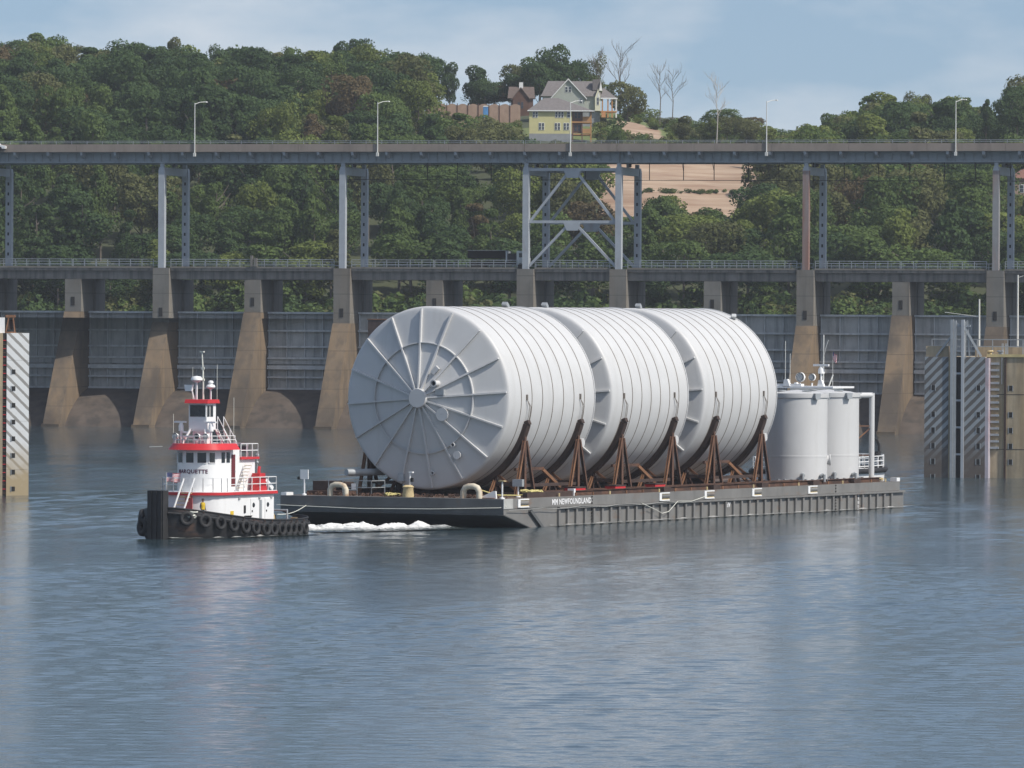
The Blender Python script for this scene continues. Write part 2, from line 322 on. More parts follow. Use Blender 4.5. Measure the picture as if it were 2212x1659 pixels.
# road bridge
rb_ = thing('road_bridge', 'long blue grey plate girder road bridge on tall steel columns over the dam', 'bridge', DAMLOC, DAMROT)
ROWB = 12.85
def colm(x, y, z1, m, holes):
    a = MB(); a.box(x-.5, x+.5, y-.55, y+.55, 25.56 if y < 5 else 25.51, z1-.65)
    o = a.build('column', m, rb_)
    MB().prism([(-.5, z1-.65), (.5, z1-.65), (.38, z1), (-.32, z1)], lambda p, q, t: (x+p, t, q), y-.53, y+.53).build('column_cap', M_steel, o)
    if holes:
        for i in range(8): MB().box(x-.14, x+.14, y-.57, y-.5, 27.6+i*1.65, 28.1+i*1.65).build('hand_hole', M_dark, o)
    return o
for k in KEVEN:
    x = k*BAY
    colm(x, .6, 41.9, M_rustcol if k in (3, 5) else M_steel, False); colm(x, .6 + ROWB, 41.9, M_steel, True)
    MB().prism([(1.16, 41.85), (12.88, 41.85), (12.88, 39.9), (12.4, 40.6), (1.6, 40.6), (1.16, 39.9)], lambda a, b, t: (t, a, b), x-.35, x+.35).build('cross_beam', M_steel, rb_)
    for y in (.6, 7.0, 12.9): MB().box(x-.3, x+.3, y-.3, y+.3, 41.9, 42.48).build('bearing', M_steel_d, rb_)
    MB().tube([(x+1.2, 3, 41.9), (x+1.2, 3, 42.4)], .25, 8).build('hanger', M_dark, rb_)
xa, xb = K0*BAY - 6, K1*BAY + 6
for (s0, s1) in ((xa, -.05), (.05, BAY-.05), (BAY+.05, xb)):
    for y in (1.2, 12.2):
        g = MB(); g.box(s0, s1, y-.06, y+.06, 42.75, 44.1); g.box(s0, s1, y-.3, y+.3, 42.55, 42.75); g.box(s0, s1, y-.3, y+.3, 44.1, 44.25)
        g.build('plate_girder', M_steel_d, rb_)
    MB().box(s0, s1, -.9, 14.3, 44.252, 44.5).build('road_deck', M_girder, rb_)
    n = max(1, round((s1 - s0) / 12.2))
    for i in range(n):
        p0, p1 = s0 + (s1-s0)*i/n + .02, s0 + (s1-s0)*(i+1)/n - .02
        MB().box(p0, p1, -.95, -.6, 44.3, 45.55).build('parapet_panel', M_parapet, rb_)
        MB().box(p0, p1, 14.0, 14.3, 44.502, 45.5).build('parapet_panel', M_parapet, rb_)
    railing([(s0+.1, -.78, 45.55), (s1-.1, -.78, 45.55)], .5, (1, .5), 2.6, .035).build('handrail', M_galv, rb_)
    st = MB()
    xx = s0 + .6
    while xx < s1: st.box(xx-.03, xx+.03, .85, 1.13, 42.76, 44.09); xx += 1.45
    st.build('girder_stiffener', M_steel_d, rb_)
xx = K0*BAY - 2
while xx < xb:
    MB().prism([(-.92, 44.24), (1.1, 44.24), (1.1, 43.2), (-.75, 43.75)], lambda a, b, t: (t, a, b), xx-.2, xx+.2).build('bracket', M_steel, rb_); xx += 5.72
# braced bay of the road bridge
for y in (.6, .6+ROWB):
    for p, q in (((.5,33.0),(6.9,41.0)), ((8.3,41.0),(14.7,33.0)), ((.5,26.0),(6.9,32.6)), ((8.3,32.6),(14.7,26.0))):
        MB().beam((p[0], y, p[1]), (q[0], y, q[1]), .42, .4).build('diagonal_brace', M_steel, rb_)
    for z in (41.45, 33.1): MB().beam((.5, y, z), (14.74, y, z), .45, .45).build('horizontal_strut', M_steel, rb_)
    for z in (41.0, 32.6): MB().prism([(6.2, z+.3), (9.0, z+.3), (8.5, z-.9), (6.7, z-.9)], lambda a, b, t: (a, t, b), y-.32, y+.32).build('gusset_plate', M_steel, rb_)
# hanging cable tray below the girder
cab = thing('suspended_cable_line', 'thin dark cable line hung on rods below the road bridge girder', 'cable', DAMLOC, DAMROT)
MB().tube([(-3*BAY+BAY*.6, 6.5, 40.0), (xb, 6.5, 39.6)], .05, 5).build('cable', M_dark, cab)
xx = -18.; i = 0
while xx < xb - 2:
    h = MB(); h.tube([(xx, 6.5, 39.85), (xx, 6.5, 44.2)], .07, 5)
    if i % 3 != 1: h.tube([(xx, 6.5, 41.2), (xx - .55, 6.5, 44.2)], .05, 5)
    h.build('hanger_rod', M_dark, cab); xx += 5.0 + (i % 2) * .6; i += 1
# street lamps of the bridge
for i, xd in enumerate((422, 817, 1233, 1657, 2065)):
    best = min(((abs(pix((DX + DC*t*.1 + DS*-.78, DZ - DS*t*.1 - DC*.78, 46))[0] - xd), t*.1) for t in range(-1000, 1000)))[1]
    l_ = thing('street_lamp', ['leftmost slim pale lamp post on the road bridge, above the left columns', 'slim pale lamp post on the road bridge, second from the left',
        'slim pale lamp post on the road bridge in front of the yellow house', 'slim pale lamp post on the road bridge, right of the bare trees',
        'rightmost slim pale lamp post on the road bridge'][i], 'lamp post', (DX + DC*best - DS*1.1, DZ - DS*best - DC*1.1, 43.9), DAMROT, 'lamp posts on the road bridge')
    MB().tube([(0,0,0),(0,0,8.3)], .11, 8, r2=.065).build('pole', M_lamp, l_, 40)
    MB().box(-.2,.2,-.2,.15,-.35,.25).build('base_bracket', M_lamp, l_)
    MB().tube([(0,0,8.1),(.5,1.2,8.45),(.9,2.6,8.55)], .05, 6).build('arm', M_lamp, l_)
    MB().prism([(-.22,0),(.22,0),(.16,.16),(-.16,.16)], lambda a, b, t: (.95+a, t, 8.47+b), 2.4, 3.3).build('lamp_head', M_lamp, l_)
# vehicles on the two bridges
M_tarp = mat('black_tarp', (.006, .006, .007), .95, .2, 1, spec=.05)
tr = thing('flatbed_truck', 'truck with a long black bed and pale cab on the service bridge', 'truck', (DX + DC*(-5.3) + DS*2.6, DZ - DS*(-5.3) + DC*2.6, 25.5), DAMROT)
box('bed', (-4.6, 1.6, -1.2, 1.2, 1.75, 3.0), M_tarp, tr); box('bed_rail', (-4.62, 1.62, -1.22, 1.22, 3.002, 3.05), M_galv, tr); box('chassis', (-4.5, 4.4, -.5, .5, .75, 1.2), M_black, tr)
box('headboard', (1.7, 1.95, -1.2, 1.2, 1.2, 2.9), M_galv, tr); box('toolbox', (2.1, 3.4, -1.1, 1.1, 1.3, 2.55), M_black, tr)
cb = MB().prism([(3.5,.7),(5.2,.7),(5.25,1.7),(4.75,2.95),(3.5,2.95)], lambda a, b, t: (a, t, b), -1.15, 1.15).build('cab', M_lamp, tr)
box('side_window', (3.9, 4.6, -1.17, -1.0, 1.9, 2.6), M_glass, cb)
for x in (-3.6, -2.4, 4.2):
    for y in (-1, 1): MB().lathe([(.01,-.15),(.5,-.15),(.52,0),(.5,.15),(.01,.15)], 14, (x, y, .5), 'y').build('wheel', M_black, tr, 40)
p = at(-14, 311, 1107); car = thing('white_car', 'white car nose just entering the road bridge at the picture edge', 'car', (p.x, p.y, 44.5), DAMROT)
MB().prism([(-2.2,.35),(2.2,.35),(2.25,.75),(1.2,.98),(.5,1.42),(-1.1,1.45),(-2.1,.95)], lambda a, b, t: (a, t, b), -.88, .88).build('body', M_white, car)
MB().prism([(-1.0,.98),(.95,.98),(.42,1.36),(-1.0,1.38)], lambda a, b, t: (a, t, b), -.9, -.8).build('side_window', M_glass, car)
for x in (-1.4, 1.4):
    for y in (-.8, .8): MB().lathe([(.01,-.1),(.33,-.1),(.33,.1),(.01,.1)], 14, (x, y, .33), 'y').build('wheel', M_black, car, 40)
box('headlight', (2.1, 2.3, -.8, -.45, .6, .75), M_lamp, car)
# dark steel bulkhead unit that stands in front of a gate behind the large tank
p = at(815, 705, 1070)
du = thing('dark_steel_unit', 'dark brown steel box peeping over the big tank beside the dam gate', 'steel box', (p.x, p.y, 0), DAMROT)
box('column', (-1.2, -.7, -.5, .5, 0, 17.0), M_dkrust, du); box('column', (2.2, 2.7, -.5, .5, 0, 17.0), M_dkrust, du); box('cabinet', (-1.3, 2.8, -.8, .8, 14.2, 17.3), M_dkrust, du); box('roof_plate', (-1.4, 2.9, -.9, .9, 17.302, 17.45), M_rust_o, du)

# ------------------------------------------------------------------ lock walls
def stripe_mat(name, pale, dark, sgn, conc, wear, bias=0):
    m = bpy.data.materials.new(name); m.use_nodes = True; t = m.node_tree; b = t.nodes['Principled BSDF']; l = t.links.new; b.inputs['Roughness'].default_value = .85
    co = N(t, 'ShaderNodeTexCoord'); sp = N(t, 'ShaderNodeSeparateXYZ'); l(co.outputs['Object'], sp.inputs[0])
    a = N(t, 'ShaderNodeMath', operation='MULTIPLY_ADD'); a.inputs[1].default_value = sgn; l(sp.outputs[0], a.inputs[0]); l(sp.outputs[2], a.inputs[2])
    s = N(t, 'ShaderNodeMath', operation='MULTIPLY'); s.inputs[1].default_value = 2*math.pi/1.08; l(a.outputs[0], s.inputs[0])
    si = N(t, 'ShaderNodeMath', operation='SINE'); l(s.outputs[0], si.inputs[0])
    n = N(t, 'ShaderNodeTexNoise', Scale=1.1, Detail=6.0, Roughness=.7); l(co.outputs['Object'], n.inputs[0])
    ad = N(t, 'ShaderNodeMath', operation='MULTIPLY_ADD'); ad.inputs[1].default_value = wear; l(n.outputs[0], ad.inputs[0]); l(si.outputs[0], ad.inputs[2])
    r = N(t, 'ShaderNodeValToRGB'); r.color_ramp.elements[0].position = max(0, wear*.5 - .12 - bias); r.color_ramp.elements[1].position = wear*.5 + .12 - bias; l(ad.outputs[0], r.inputs[0])
    mx1 = N(t, 'ShaderNodeMix', data_type='RGBA'); mx1.inputs[6].default_value = (*dark, 1); mx1.inputs[7].default_value = (*pale, 1); l(r.outputs[0], mx1.inputs[0])
    # paint ends in a tide mark near the water
    zr = N(t, 'ShaderNodeMapRange'); zr.inputs[1].default_value = 1.5; zr.inputs[2].default_value = 5.5; l(sp.outputs[2], zr.inputs[0])
    n2 = N(t, 'ShaderNodeTexNoise', Scale=.7, Detail=6.0, Roughness=.7); l(co.outputs['Object'], n2.inputs[0])
    z2 = N(t, 'ShaderNodeMath', operation='MULTIPLY_ADD'); z2.inputs[1].default_value = .8; z2.inputs[2].default_value = -.4; l(n2.outputs[0], z2.inputs[0])
    z3 = N(t, 'ShaderNodeMath', operation='ADD', use_clamp=True); l(zr.outputs[0], z3.inputs[0]); l(z2.outputs[0], z3.inputs[1])
    mx2 = N(t, 'ShaderNodeMix', data_type='RGBA'); mx2.inputs[6].default_value = (*conc, 1); l(mx1.outputs[2], mx2.inputs[7]); l(z3.outputs[0], mx2.inputs[0]); l(mx2.outputs[2], b.inputs['Base Color'])
    return m
M_lock = mat('lock_concrete', (.42, .34, .23), .9, .2, .4, stain=[((.15,.13,.10), .6, (1.1,1.1,.09), .44, .66), ((.42,.28,.12), .5, (.3,.3,.1), .5, .72)])
M_strR = stripe_mat('faded_stripes', (.29, .32, .34), (.115, .11, .105), -1, (.12, .10, .085), 1.7)
M_strL = stripe_mat('white_stripes', (.72, .73, .72), (.30, .29, .27), 1, (.42, .33, .2), 1.3, .5)
e0 = at(1996, 1031, 757); LW = R(17)
lk = thing('lock_wall', 'tan concrete lock wall with diagonal striped end and steel guide frame', 'lock wall', (e0.x, e0.y, 0), -LW)
WT = 13.45
def panel(nm, x0, x1, z0, z1, m, y0=0, y1=.4): return MB().box(x0, x1, y0, y1, z0, z1).build(nm, m, lk)
MB().box(.0, 6.9, .4, 60, -3, WT).box(6.9, 60, 1.0, 60, -3, WT).build('wall_body', M_lock, lk)
for z0, z1 in ((-3, 3.2), (3.22, 9.3), (9.32, WT)):
    panel('striped_panel', 0, 2.75, z0, z1, M_strR); panel('striped_panel', 4.55, 6.9, z0, z1, M_strR)
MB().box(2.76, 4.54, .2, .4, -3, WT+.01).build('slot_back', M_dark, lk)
MB().box(2.76, 2.98, -.1, .39, -3, WT).build('corner_angle', M_lock, lk)
gf = MB(); gf.box(2.98, 3.3, -.25, .15, -3, 17.6); gf.box(3.32, 3.6, -.12, .18, -3, 17.5); gf.build('guide_rail', M_galv, lk)
MB().box(4.2, 4.52, -.2, .18, -3, 17.6).build('guide_rail', M_steel, lk)
for z in (2.5, 5.5, 8.5, 11.5): MB().box(3.6, 4.2, -.05, .15, z, z+.22).build('cross_bar', M_steel, lk)
fr = MB(); fr.beam((3.1,.1,17.4),(4.4,.1,16.7),.18); fr.beam((4.4,.1,16.9),(6.3,.6,13.5),.26); fr.beam((3.1,.1,15.8),(1.2,.6,13.5),.22); fr.beam((3.1,.1,16.9),(5.2,.1,16.9),.2); fr.beam((4.3,1.0,13.45),(4.3,1.0,17.4),.3); fr.beam((3.2,1.,13.45),(3.2,1.,17.4),.25); fr.beam((4.8,.1,17.5),(5.0,.5,13.5),.15)
fr.build('guide_brace', M_galv, lk)
MB().box(6.92, 7.3, .02, .98, -3, WT-.1).build('corner_armour', mat('pale_corner_steel', (.45, .42, .46), .6, .15, .7, stain=[((.35,.1,.1), .5, (.6,.6,.2), .5, .7)]), lk)
for i in range(14): MB().box(7.32, 8.3, .78, .998, 12.6-i*.72, 12.85-i*.72).build('ladder_rung', M_galv, lk)
MB().box(8.9, 9.1, .8, .998, -3, WT).build('vertical_groove', M_dkrust, lk)
for i in range(6):
    z = 10.0 - i*1.75 - (1.2 if i else 0)
    for x, y in ((1.0, -.02), (6.15, -.02), (9.6, .98)):
        if x > 9 and i > 4: continue
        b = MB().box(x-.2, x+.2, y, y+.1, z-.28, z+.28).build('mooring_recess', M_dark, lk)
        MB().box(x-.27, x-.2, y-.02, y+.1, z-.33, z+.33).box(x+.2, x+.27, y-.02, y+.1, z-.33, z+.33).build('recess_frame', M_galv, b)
for z in (3.2, 9.3): MB().box(8.0, 60, .985, .999, z-.03, z+.03).build('pour_joint', M_dark, lk)
MB().box(6.9, 40, .85, 1.4, WT+.003, WT+.32).build('yellow_kerb', mat('worn_yellow_paint', (.55, .45, .22), .8, .2, .9), lk)
MB().box(0, 2.6, .6, 1.1, WT+.003, WT+1.2).box(4.7, 40, 4.5, 5.0, WT+.003, WT+1.1).build('parapet', M_lock, lk)
railing([(.1, 3.0, WT), (40, 3.0, WT)], 1.95, (1, .6), 1.7, .05).build('railing', M_galv, lk)
for i, x in enumerate((7.0, 8.2, 13.5)):
    MB().lathe([(.35,0),(.25,.2),(.25,.5),(.42,.62),(.35,.75),(.01,.75)], 12, (x, 1.9, WT), 'z').build('bollard', M_tan if i == 0 else M_galv, lk, 40)
ld = MB()
for x in (8.6, 9.0): ld.tube([(x,.9,WT-3),(x,.9,WT+1.5),(x,1.5,WT+1.5),(x,1.5,WT)], .05, 6)
ld.build('grab_rail', M_galv, lk)
for (xd, yt, lab) in ((2115, 646, 'thin white pole with angled arm standing on the lock wall'), (2198, 594, 'taller thin white lamp pole standing on the lock wall at picture edge')):
    b_ = at(xd, 760, 764); tp = at(xd, yt, 764)
    pl = thing('pole_light', lab, 'lamp post', (b_.x, b_.y, WT), -LW, 'poles on the lock wall')
    MB().tube([(0,0,0),(0,0,tp.z-WT)], .13, 8, r2=.09).build('pole', M_lamp, pl, 40)
    MB().lathe([(.3,0),(.3,.15),(.15,.3)], 10).build('base', M_lamp, pl, 40)
    if yt > 600: MB().tube([(0,0,tp.z-WT-2.0),(-4.0,0,tp.z-WT-1.5)], .035, 5).build('arm', M_lamp, pl)
    else: MB().tube([(0,0,tp.z-WT-.3),(.9,0,tp.z-WT)], .04, 5).build('arm', M_lamp, pl); MB().box(.8,1.5,-.15,.15,tp.z-WT-.02,tp.z-WT+.12).build('lamp_head', M_lamp, pl)
e1 = at(61, 1071, 658); LW2 = R(10)
lk2 = thing('lock_wall', 'white striped concrete lock wall end at the left picture edge', 'lock wall', (e1.x, e1.y, 0), LW2)
W2 = 15.75
MB().box(-14, 0, .4, 50, -3, W2).build('wall_body', M_lock, lk2)
for z0, z1 in ((-3, 2.5), (2.52, 7.2), (7.22, 13.1), (13.12, W2)): MB().box(-2.15, 0.02, 0, .4, z0, z1).build('striped_panel', M_strL, lk2)
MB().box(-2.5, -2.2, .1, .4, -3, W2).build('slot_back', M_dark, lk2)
for i in range(38): MB().box(-2.5, -2.2, .02, .1, .2+i*.4, .27+i*.4).build('ladder_rung', M_red if i % 2 else M_rust, lk2)
MB().box(-14, -2.52, 0, .4, -3, W2).build('wall_face', M_lock, lk2)
for i in range(9):
    z = 12.0 - i*1.62; b = MB().box(-1.65, -1.3, -.03, .1, z-.22, z+.22).build('mooring_recess', M_dark, lk2)
    MB().box(-1.72, -1.652, -.05, .1, z-.26, z+.26).build('recess_frame', M_galv, b)
mh = MB(); mh.box(-2.3,-1.2,.5,1.7,W2+.002,W2+.12); mh.beam((-2.2,.6,W2),(-1.9,.6,W2+1.6),.14); mh.beam((-1.3,.6,W2),(-1.5,.6,W2+1.6),.14); mh.box(-2.2,-1.25,.5,1.5,W2+1.5,W2+1.75); mh.build('winch_frame', M_rust_o, lk2)
mw = MB(); mw.box(-3.1,-2.3,.5,1.3,W2+.002,W2+1.5); mw.build('winch_housing', M_white, lk2)
box('winch_drum', (-2.0,-1.5,.8,1.2,W2+.3,W2+1.3), M_dkrust, lk2)

# ------------------------------------------------------------------ barge
BY = R(27.183); BS, BC = math.sin(BY), math.cos(BY)
BLOC = Vector((8.582, 601.65, 0)); BROT = -(math.pi/2 + BY)         # local x = bow, y = port (towards the right of the picture)
def bw(x, y, z=0): return Vector((BLOC.x - BS*x + BC*y, BLOC.y - BC*x - BS*y, z))
BL, BB, BD = 40.7, 10.54, 2.43
bg_ = thing('deck_barge', 'long grey steel deck barge with rusty deck carrying the white tanks', 'barge', BLOC, BROT)
hp = [(-BL+1.2, -1.2), (BL-9.5, -1.2), (BL-7.8, -.7), (BL-.0, 1.15), (BL, BD-.35), (-BL+1.0, BD-.35), (-BL+1.0, 1.6), (-BL, 1.6), (-BL, -.6)]
MB().prism(hp, lambda a, b, t: (a, t, b), -BB, BB).build('hull', [M_hull], bg_)
MB().prism([(BL+.004, 1.16), (BL+.06, BD-.75), (BL+.06, BD), (BL-1.2, BD), (BL-1.2, BD-.34), (BL+.004, BD-.34)], lambda a, b, t: (a, t, b), -BB+.02, BB-.02).build('headlog', M_hull_dk, bg_)
MB().prism([(BL-.02, 1.14), (BL-7.8, -.71), (BL-9.4, -1.2), (BL-7.8, -.75), (BL+.02, 1.1)], lambda a, b, t: (a, t, b), -BB+.03, BB-.03).build('rake_plate', M_hull_dk, bg_)
MB().box(-BL+1.0, BL-1.22, -BB+.01, BB-.01, BD-.348, BD).build('deck', M_deck, bg_)
MB().box(-BL+1.0, BL-.8, BB-.02, BB+.05, 1.62, BD+.015).build('sheer_strake', M_hull, bg_)
MB().box(BL-1.6, BL+.07, BB-.02, BB+.055, 1.62, BD+.02).build('corner_plate', mat('chalky_grey_paint', (.42,.42,.40), .7, .15, 1), bg_)
MB().box(-BL+.2, BL-9.8, BB, BB+.28, 1.42, 1.6).build('rub_rail', M_hull, bg_)
MB().beam((BL-4.5, BB+.12, 1.45), (BL-7.6, BB+.12, -.6), .28, .26, (0,1,0)).build('rub_rail', M_hull_dk, bg_)
for i in range(43):
    x = BL - 9.9 - i*1.63
    if x > -BL + .5: MB().box(x-.16, x+.16, BB+.002, BB+.2, -.6, 1.418).build('side_frame', M_hull, bg_)
MB().box(-BL+.3, BL-8.2, BB+.001, BB+.09, -.3, -.02).build('chine_bar', M_hull_dk, bg_)
ladm = MB()
for x in (24.5, -25.3):
    for i in range(9): ladm.box(x-.09, x+.09, BB+.06, BB+.1, .1+i*.27, .24+i*.27)
    ladm.build('ladder_slot', M_dark, bg_); ladm = MB()
for xx, s_ in ((14.5, '8\n9\n10\n11'), (-30.3, '8\n9\n10\n11')):
    lettering(s_, .36, M_fwhite, bg_, lambda x, y, z, xx=xx: (xx - x, BB + .07 + z, 1.25 + y), 'draft_mark', .004)
lettering('MM NEWFOUNDLAND', .66, M_fwhite, bg_, lambda x, y, z: (28.3 - x*1.02, BB + .066 + z, 1.8 + y), 'name_lettering', .006)
lettering('AF', .55, M_fwhite, bg_, lambda x, y, z: (-2.2 + x, BB + .22 + z, 1.25 - y), 'hull_letters', .004)
for x in (37.3, 10.5, 1.5, -8.3, -20.2, ):
    pk = MB().box(x-1.0, x+.85, BB+.051, BB+.07, 1.75, 2.33).build('side_pocket', M_tan, bg_)
    MB().box(x+.6, x+1.02, BB+.06, BB+.14, 1.7, 2.38).box(x-1.0, x+.6, BB+.06, BB+.13, 2.3, 2.4).box(x-1.0,x+.6,BB+.06,BB+.13,1.68,1.78).build('pocket_rim', M_white, pk)
    MB().tube([(x-.9, BB+.0, 2.05), (x+.6, BB+.0, 2.05)], .2, 10).build('pocket_pin', M_hull, pk)
MB().box(-BL+.98, -BL+1.7, BB-.6, BB+.06, BD+.02, BD+.35).build('stern_bollard_plate', M_white, bg_)
MB().box(BL-1.3, BL-.1, -BB+.0, -BB+.5, BD+.003, BD+.25).build('bow_corner_plate', M_white, bg_)
# deck side rails and skid beams
for y in (9.6, 7.9, -7.9):
    MB().ibeam((BL-9, y, BD+.22), (-BL+3.5, y, BD+.22), .3, .42, .05).build('skid_beam', M_rust, bg_)
for i in range(22):
    x = BL - 11 - i*3.2; MB().tube([(x, 10.1, BD), (x, 10.1, BD+.28)], .09, 8).build('deck_stud', M_tan if i % 3 == 0 else M_rust_o, bg_)
for x in (9, -1, -11, -22, -31): MB().box(x-.7, x+.7, 9.2, 10.2, BD+.003, BD+.4).build('deck_block', M_dkrust, bg_)
def fairlead(y, w_, h, r, dark=False):
    pts = [(BL-1.2, y-w_, BD), (BL-1.2, y-w_, BD+h*.55), (BL-1.2, y-w_*.75, BD+h*.88), (BL-1.2, y-w_*.3, BD+h), (BL-1.2, y+w_*.3, BD+h), (BL-1.2, y+w_*.75, BD+h*.88), (BL-1.2, y+w_, BD+h*.55), (BL-1.2, y+w_, BD)]
    MB().tube(pts, r, 10).build('pipe_fairlead', mat('worn_cream_paint', (.60, .54, .42), .6, .15, 1.2, stain=[((.30,.15,.06), .8, (1.,1.,1.), .5, .65)]), bg_, 50)
fairlead(-5.7, .75, .95, .24); fairlead(6.9, .75, 1.0, .26)
MB().lathe([(.5,0),(.5,.2),(.42,.7),(.5,.85),(.3,1.0),(.01,1.0)], 14, (BL-1.6, .75, BD)).build('bow_bitt', M_tan, bg_, 40)
# rusty chains and lines heaped along the bow
hb = MB(); r2 = random.Random(3)
for i in range(150):
    y = r2.uniform(-9.3, 9.3); x = BL - 1.5 - r2.random()*1.6; z = BD + .05 + r2.random()*.13
    hb.torus((x, y, z), (r2.uniform(-1,1), r2.uniform(-1,1), r2.uniform(-.4,1)), .10+.07*r2.random(), .035, 8, 5)
ch = hb.build('chain_heap', M_rust); struct(ch, 'stuff', 'rusty chain heaped along the bow deck of the barge'); ch.location = BLOC; ch.rotation_euler = (0,0,BROT)
def loose_rope(name, lab, pts, r, m, n=6):
    o = MB().tube([bw(*p) for p in pts], r, n).build(name, m, None, 50); return tag(o, lab, 'rope')
def coil(name, lab, c, R0, turns, r, m):
    pts = []; q = random.Random(int(c[0]*7))
    for i in range(int(turns*12)):
        a = i*math.pi/6; rad = R0*(.55+.45*q.random()); pts.append((c[0]+rad*math.cos(a)*1.3, c[1]+rad*math.sin(a), c[2] + .05 + .3*q.random()*(1-.6*i/(turns*12)) + .02*i/12))
    return loose_rope(name, lab, pts, r, m)
coil('rope_coil', 'tangle of pale yellow rope on the barge deck above the white name lettering', (32.6, 9.0, BD+.25), .95, 6, .06, M_yrope)
coil('rope_coil', 'tan rope pile on the barge deck beside the right silo base', (-35.5, 8.3, BD), 1.0, 6, .07, M_tan)
coil('rope_coil', 'tan rope pile at the far stern corner of the barge', (-38.3, 8.8, BD), .7, 4, .07, M_tan)
coil('rope_coil', 'yellowish rope lying by the centre bitt on the barge bow', (38.6, -1.0, BD), .7, 4, .05, M_yrope)
loose_rope('mooring_line', 'yellow line lying along the barge deck from the bow fairlead', [(39.2, 6.9, BD+.9), (37.5, 8.2, BD+.25), (35.5, 9.2, BD+.2), (34, 9.5, BD+.25)], .05, M_yrope)
# grey hose line drooping along the hull side
pts = [(BL-.5, BB+.2, 1.5)] + [(BL-4-i*2.4, BB+.33, 1.52 + .08*math.sin(i*1.9)) for i in range(14)]
M_hose = mat('grey_hose', (.30, .30, .28), .8, .1, 3)
loose_rope('hull_line', 'pale line draped along the rub rail of the barge side', pts, .03, M_hose)
loose_rope('hull_line', 'pale loop of line drooping down the barge side below the rub rail', [(15.5, BB+.34, 1.6), (12.5, BB+.36, .9), (11.5, BB+.36, .62), (10.2, BB+.36, .75), (8.4, BB+.34, 1.6), (5.5, BB+.34, 1.55), (2.5, BB+.34, 1.95)], .032, M_paler)
loose_rope('bow_line', 'thin white line stretched across the dark barge bow', [(BL+.12, -BB-.3, 1.62), (BL+.16, -3, 1.44), (BL+.16, 4, 1.52), (BL+.14, BB-.3, 1.72), (BL-.3, BB+.12, 1.85)], .035, M_paler)
# signs and light poles on deck
def deck_pole(name, lab, cat, x, y, h, fn):
    t_ = thing(name, lab, cat, bw(x, y, BD), BROT); MB().tube([(0,0,0),(0,0,h)], .07, 8).build('pole', M_white, t_, 40); MB().lathe([(.22,0),(.2,.1),(.08,.14)], 10).build('base', M_white, t_, 40); fn(t_); return t_
def sgn(t_): box('sign_board', (-.05, .05, -.38, .38, 1.35, 2.15), M_white, t_); box('light_box', (-.15, .1, -.62, -.4, 1.3, 1.55), M_black, t_)
deck_pole('navigation_board', 'white square board on a short pole at the far bow corner', 'sign', BL-1.5, -BB+1.45, 1.4, sgn)
def lp(t_): box('top_bracket', (-.12, .12, -.05, .3, 2.0, 2.12), M_white, t_); box('light_box', (-.1, .1, .1, .3, 1.25, 1.6), M_black, t_)
deck_pole('light_post', 'white post with dark lamp box beside the centre bow bitt', 'post', BL-1.9, .75, 2.1, lp)
deck_pole('light_post', 'slim white post at the near bow corner of the barge', 'post', BL-.9, BB-.6, 1.45, lambda t_: box('top_plate', (-.25, .25, -.25, .25, 1.45, 1.53), M_tan, t_))
def jb(t_): box('box', (-.2, .2, -.45, .45, .9, 1.5), M_galv, t_)
deck_pole('junction_box', 'grey junction box on a post beneath the first tank', 'box', BL-6.8, 8.4, .9, jb)
gr = thing('deck_railing', 'small pipe railing beside the far front corner of the first tank', 'railing', bw(BL-3.2, -5.2, BD), BROT)
railing([(0,-2.5,0),(0,1.6,0),(-1.6,2.0,0)], 1.25, (1, .55), 1.3, .03).build('rails', M_galv, gr); box('gate_plate', (-.03,.03,-.3,.1,.5,1.0), M_white, gr)
for i, (x, y) in enumerate(((23.6, 8.6), (15.5, 8.4), (7.7, 8.4), (31.0, 10.0))):
    if i == 3: continue
    t_ = thing('red_bin', 'low red steel bin on the barge deck ' + ['below the rear of the first tank', 'between the first and second tanks', 'below the front half of the second tank'][i], 'bin', bw(x, y, BD), BROT)
    box('body', (-.9, 1.1, -.5, .5, 0, .62), M_red, t_); box('rim', (-.95, 1.15, -.55, .55, .6, .7), M_dkrust, t_)
t_ = thing('tow_plate', 'white slanted steel plate on the near bow deck of the barge', 'plate', bw(BL-1.5, 8.3, BD), BROT)
MB().prism([(-.8,0),(1.0,0),(.6,.12),(-.5,.62),(-.75,.62)], lambda a, b, t: (t, -a, b), -.1, .1).build('plate', M_white, t_); box('foot', (-.3,.3,-.9,.7,0,.06), M_rust_o, t_)
t_ = thing('dark_machinery', 'dark winch machinery at the far bow side of the barge', 'machinery', bw(BL-4.5, -8.2, BD), BROT)
box('bed', (-1.6, 1.3, -1.6, 2.0, 0, .35), M_rust, t_); box('winch_body', (-1.0, .6, -1.4, .6, .352, 1.15), M_dkrust, t_); MB().tube([(-.2, .6, .8), (-.2, 2.0, .8)], .32, 12).build('drum', M_dkrust, t_, 40); MB().tube([(-3.5,3.2,1.9),(.2,1.6,1.9)], .3, 10).build('pipe', M_galv, t_, 40)
t_ = thing('rusty_frame', 'low dark rusty frame on the deck in front of the near saddle', 'frame', bw(31.2, 9.7, BD), BROT)
box('beam', (-4.5, 4.0, -.2, .2, 0, .42), M_dkrust, t_); box('end_plate', (-4.8,-4.5,-.3,.3,0,.6), M_white, t_)

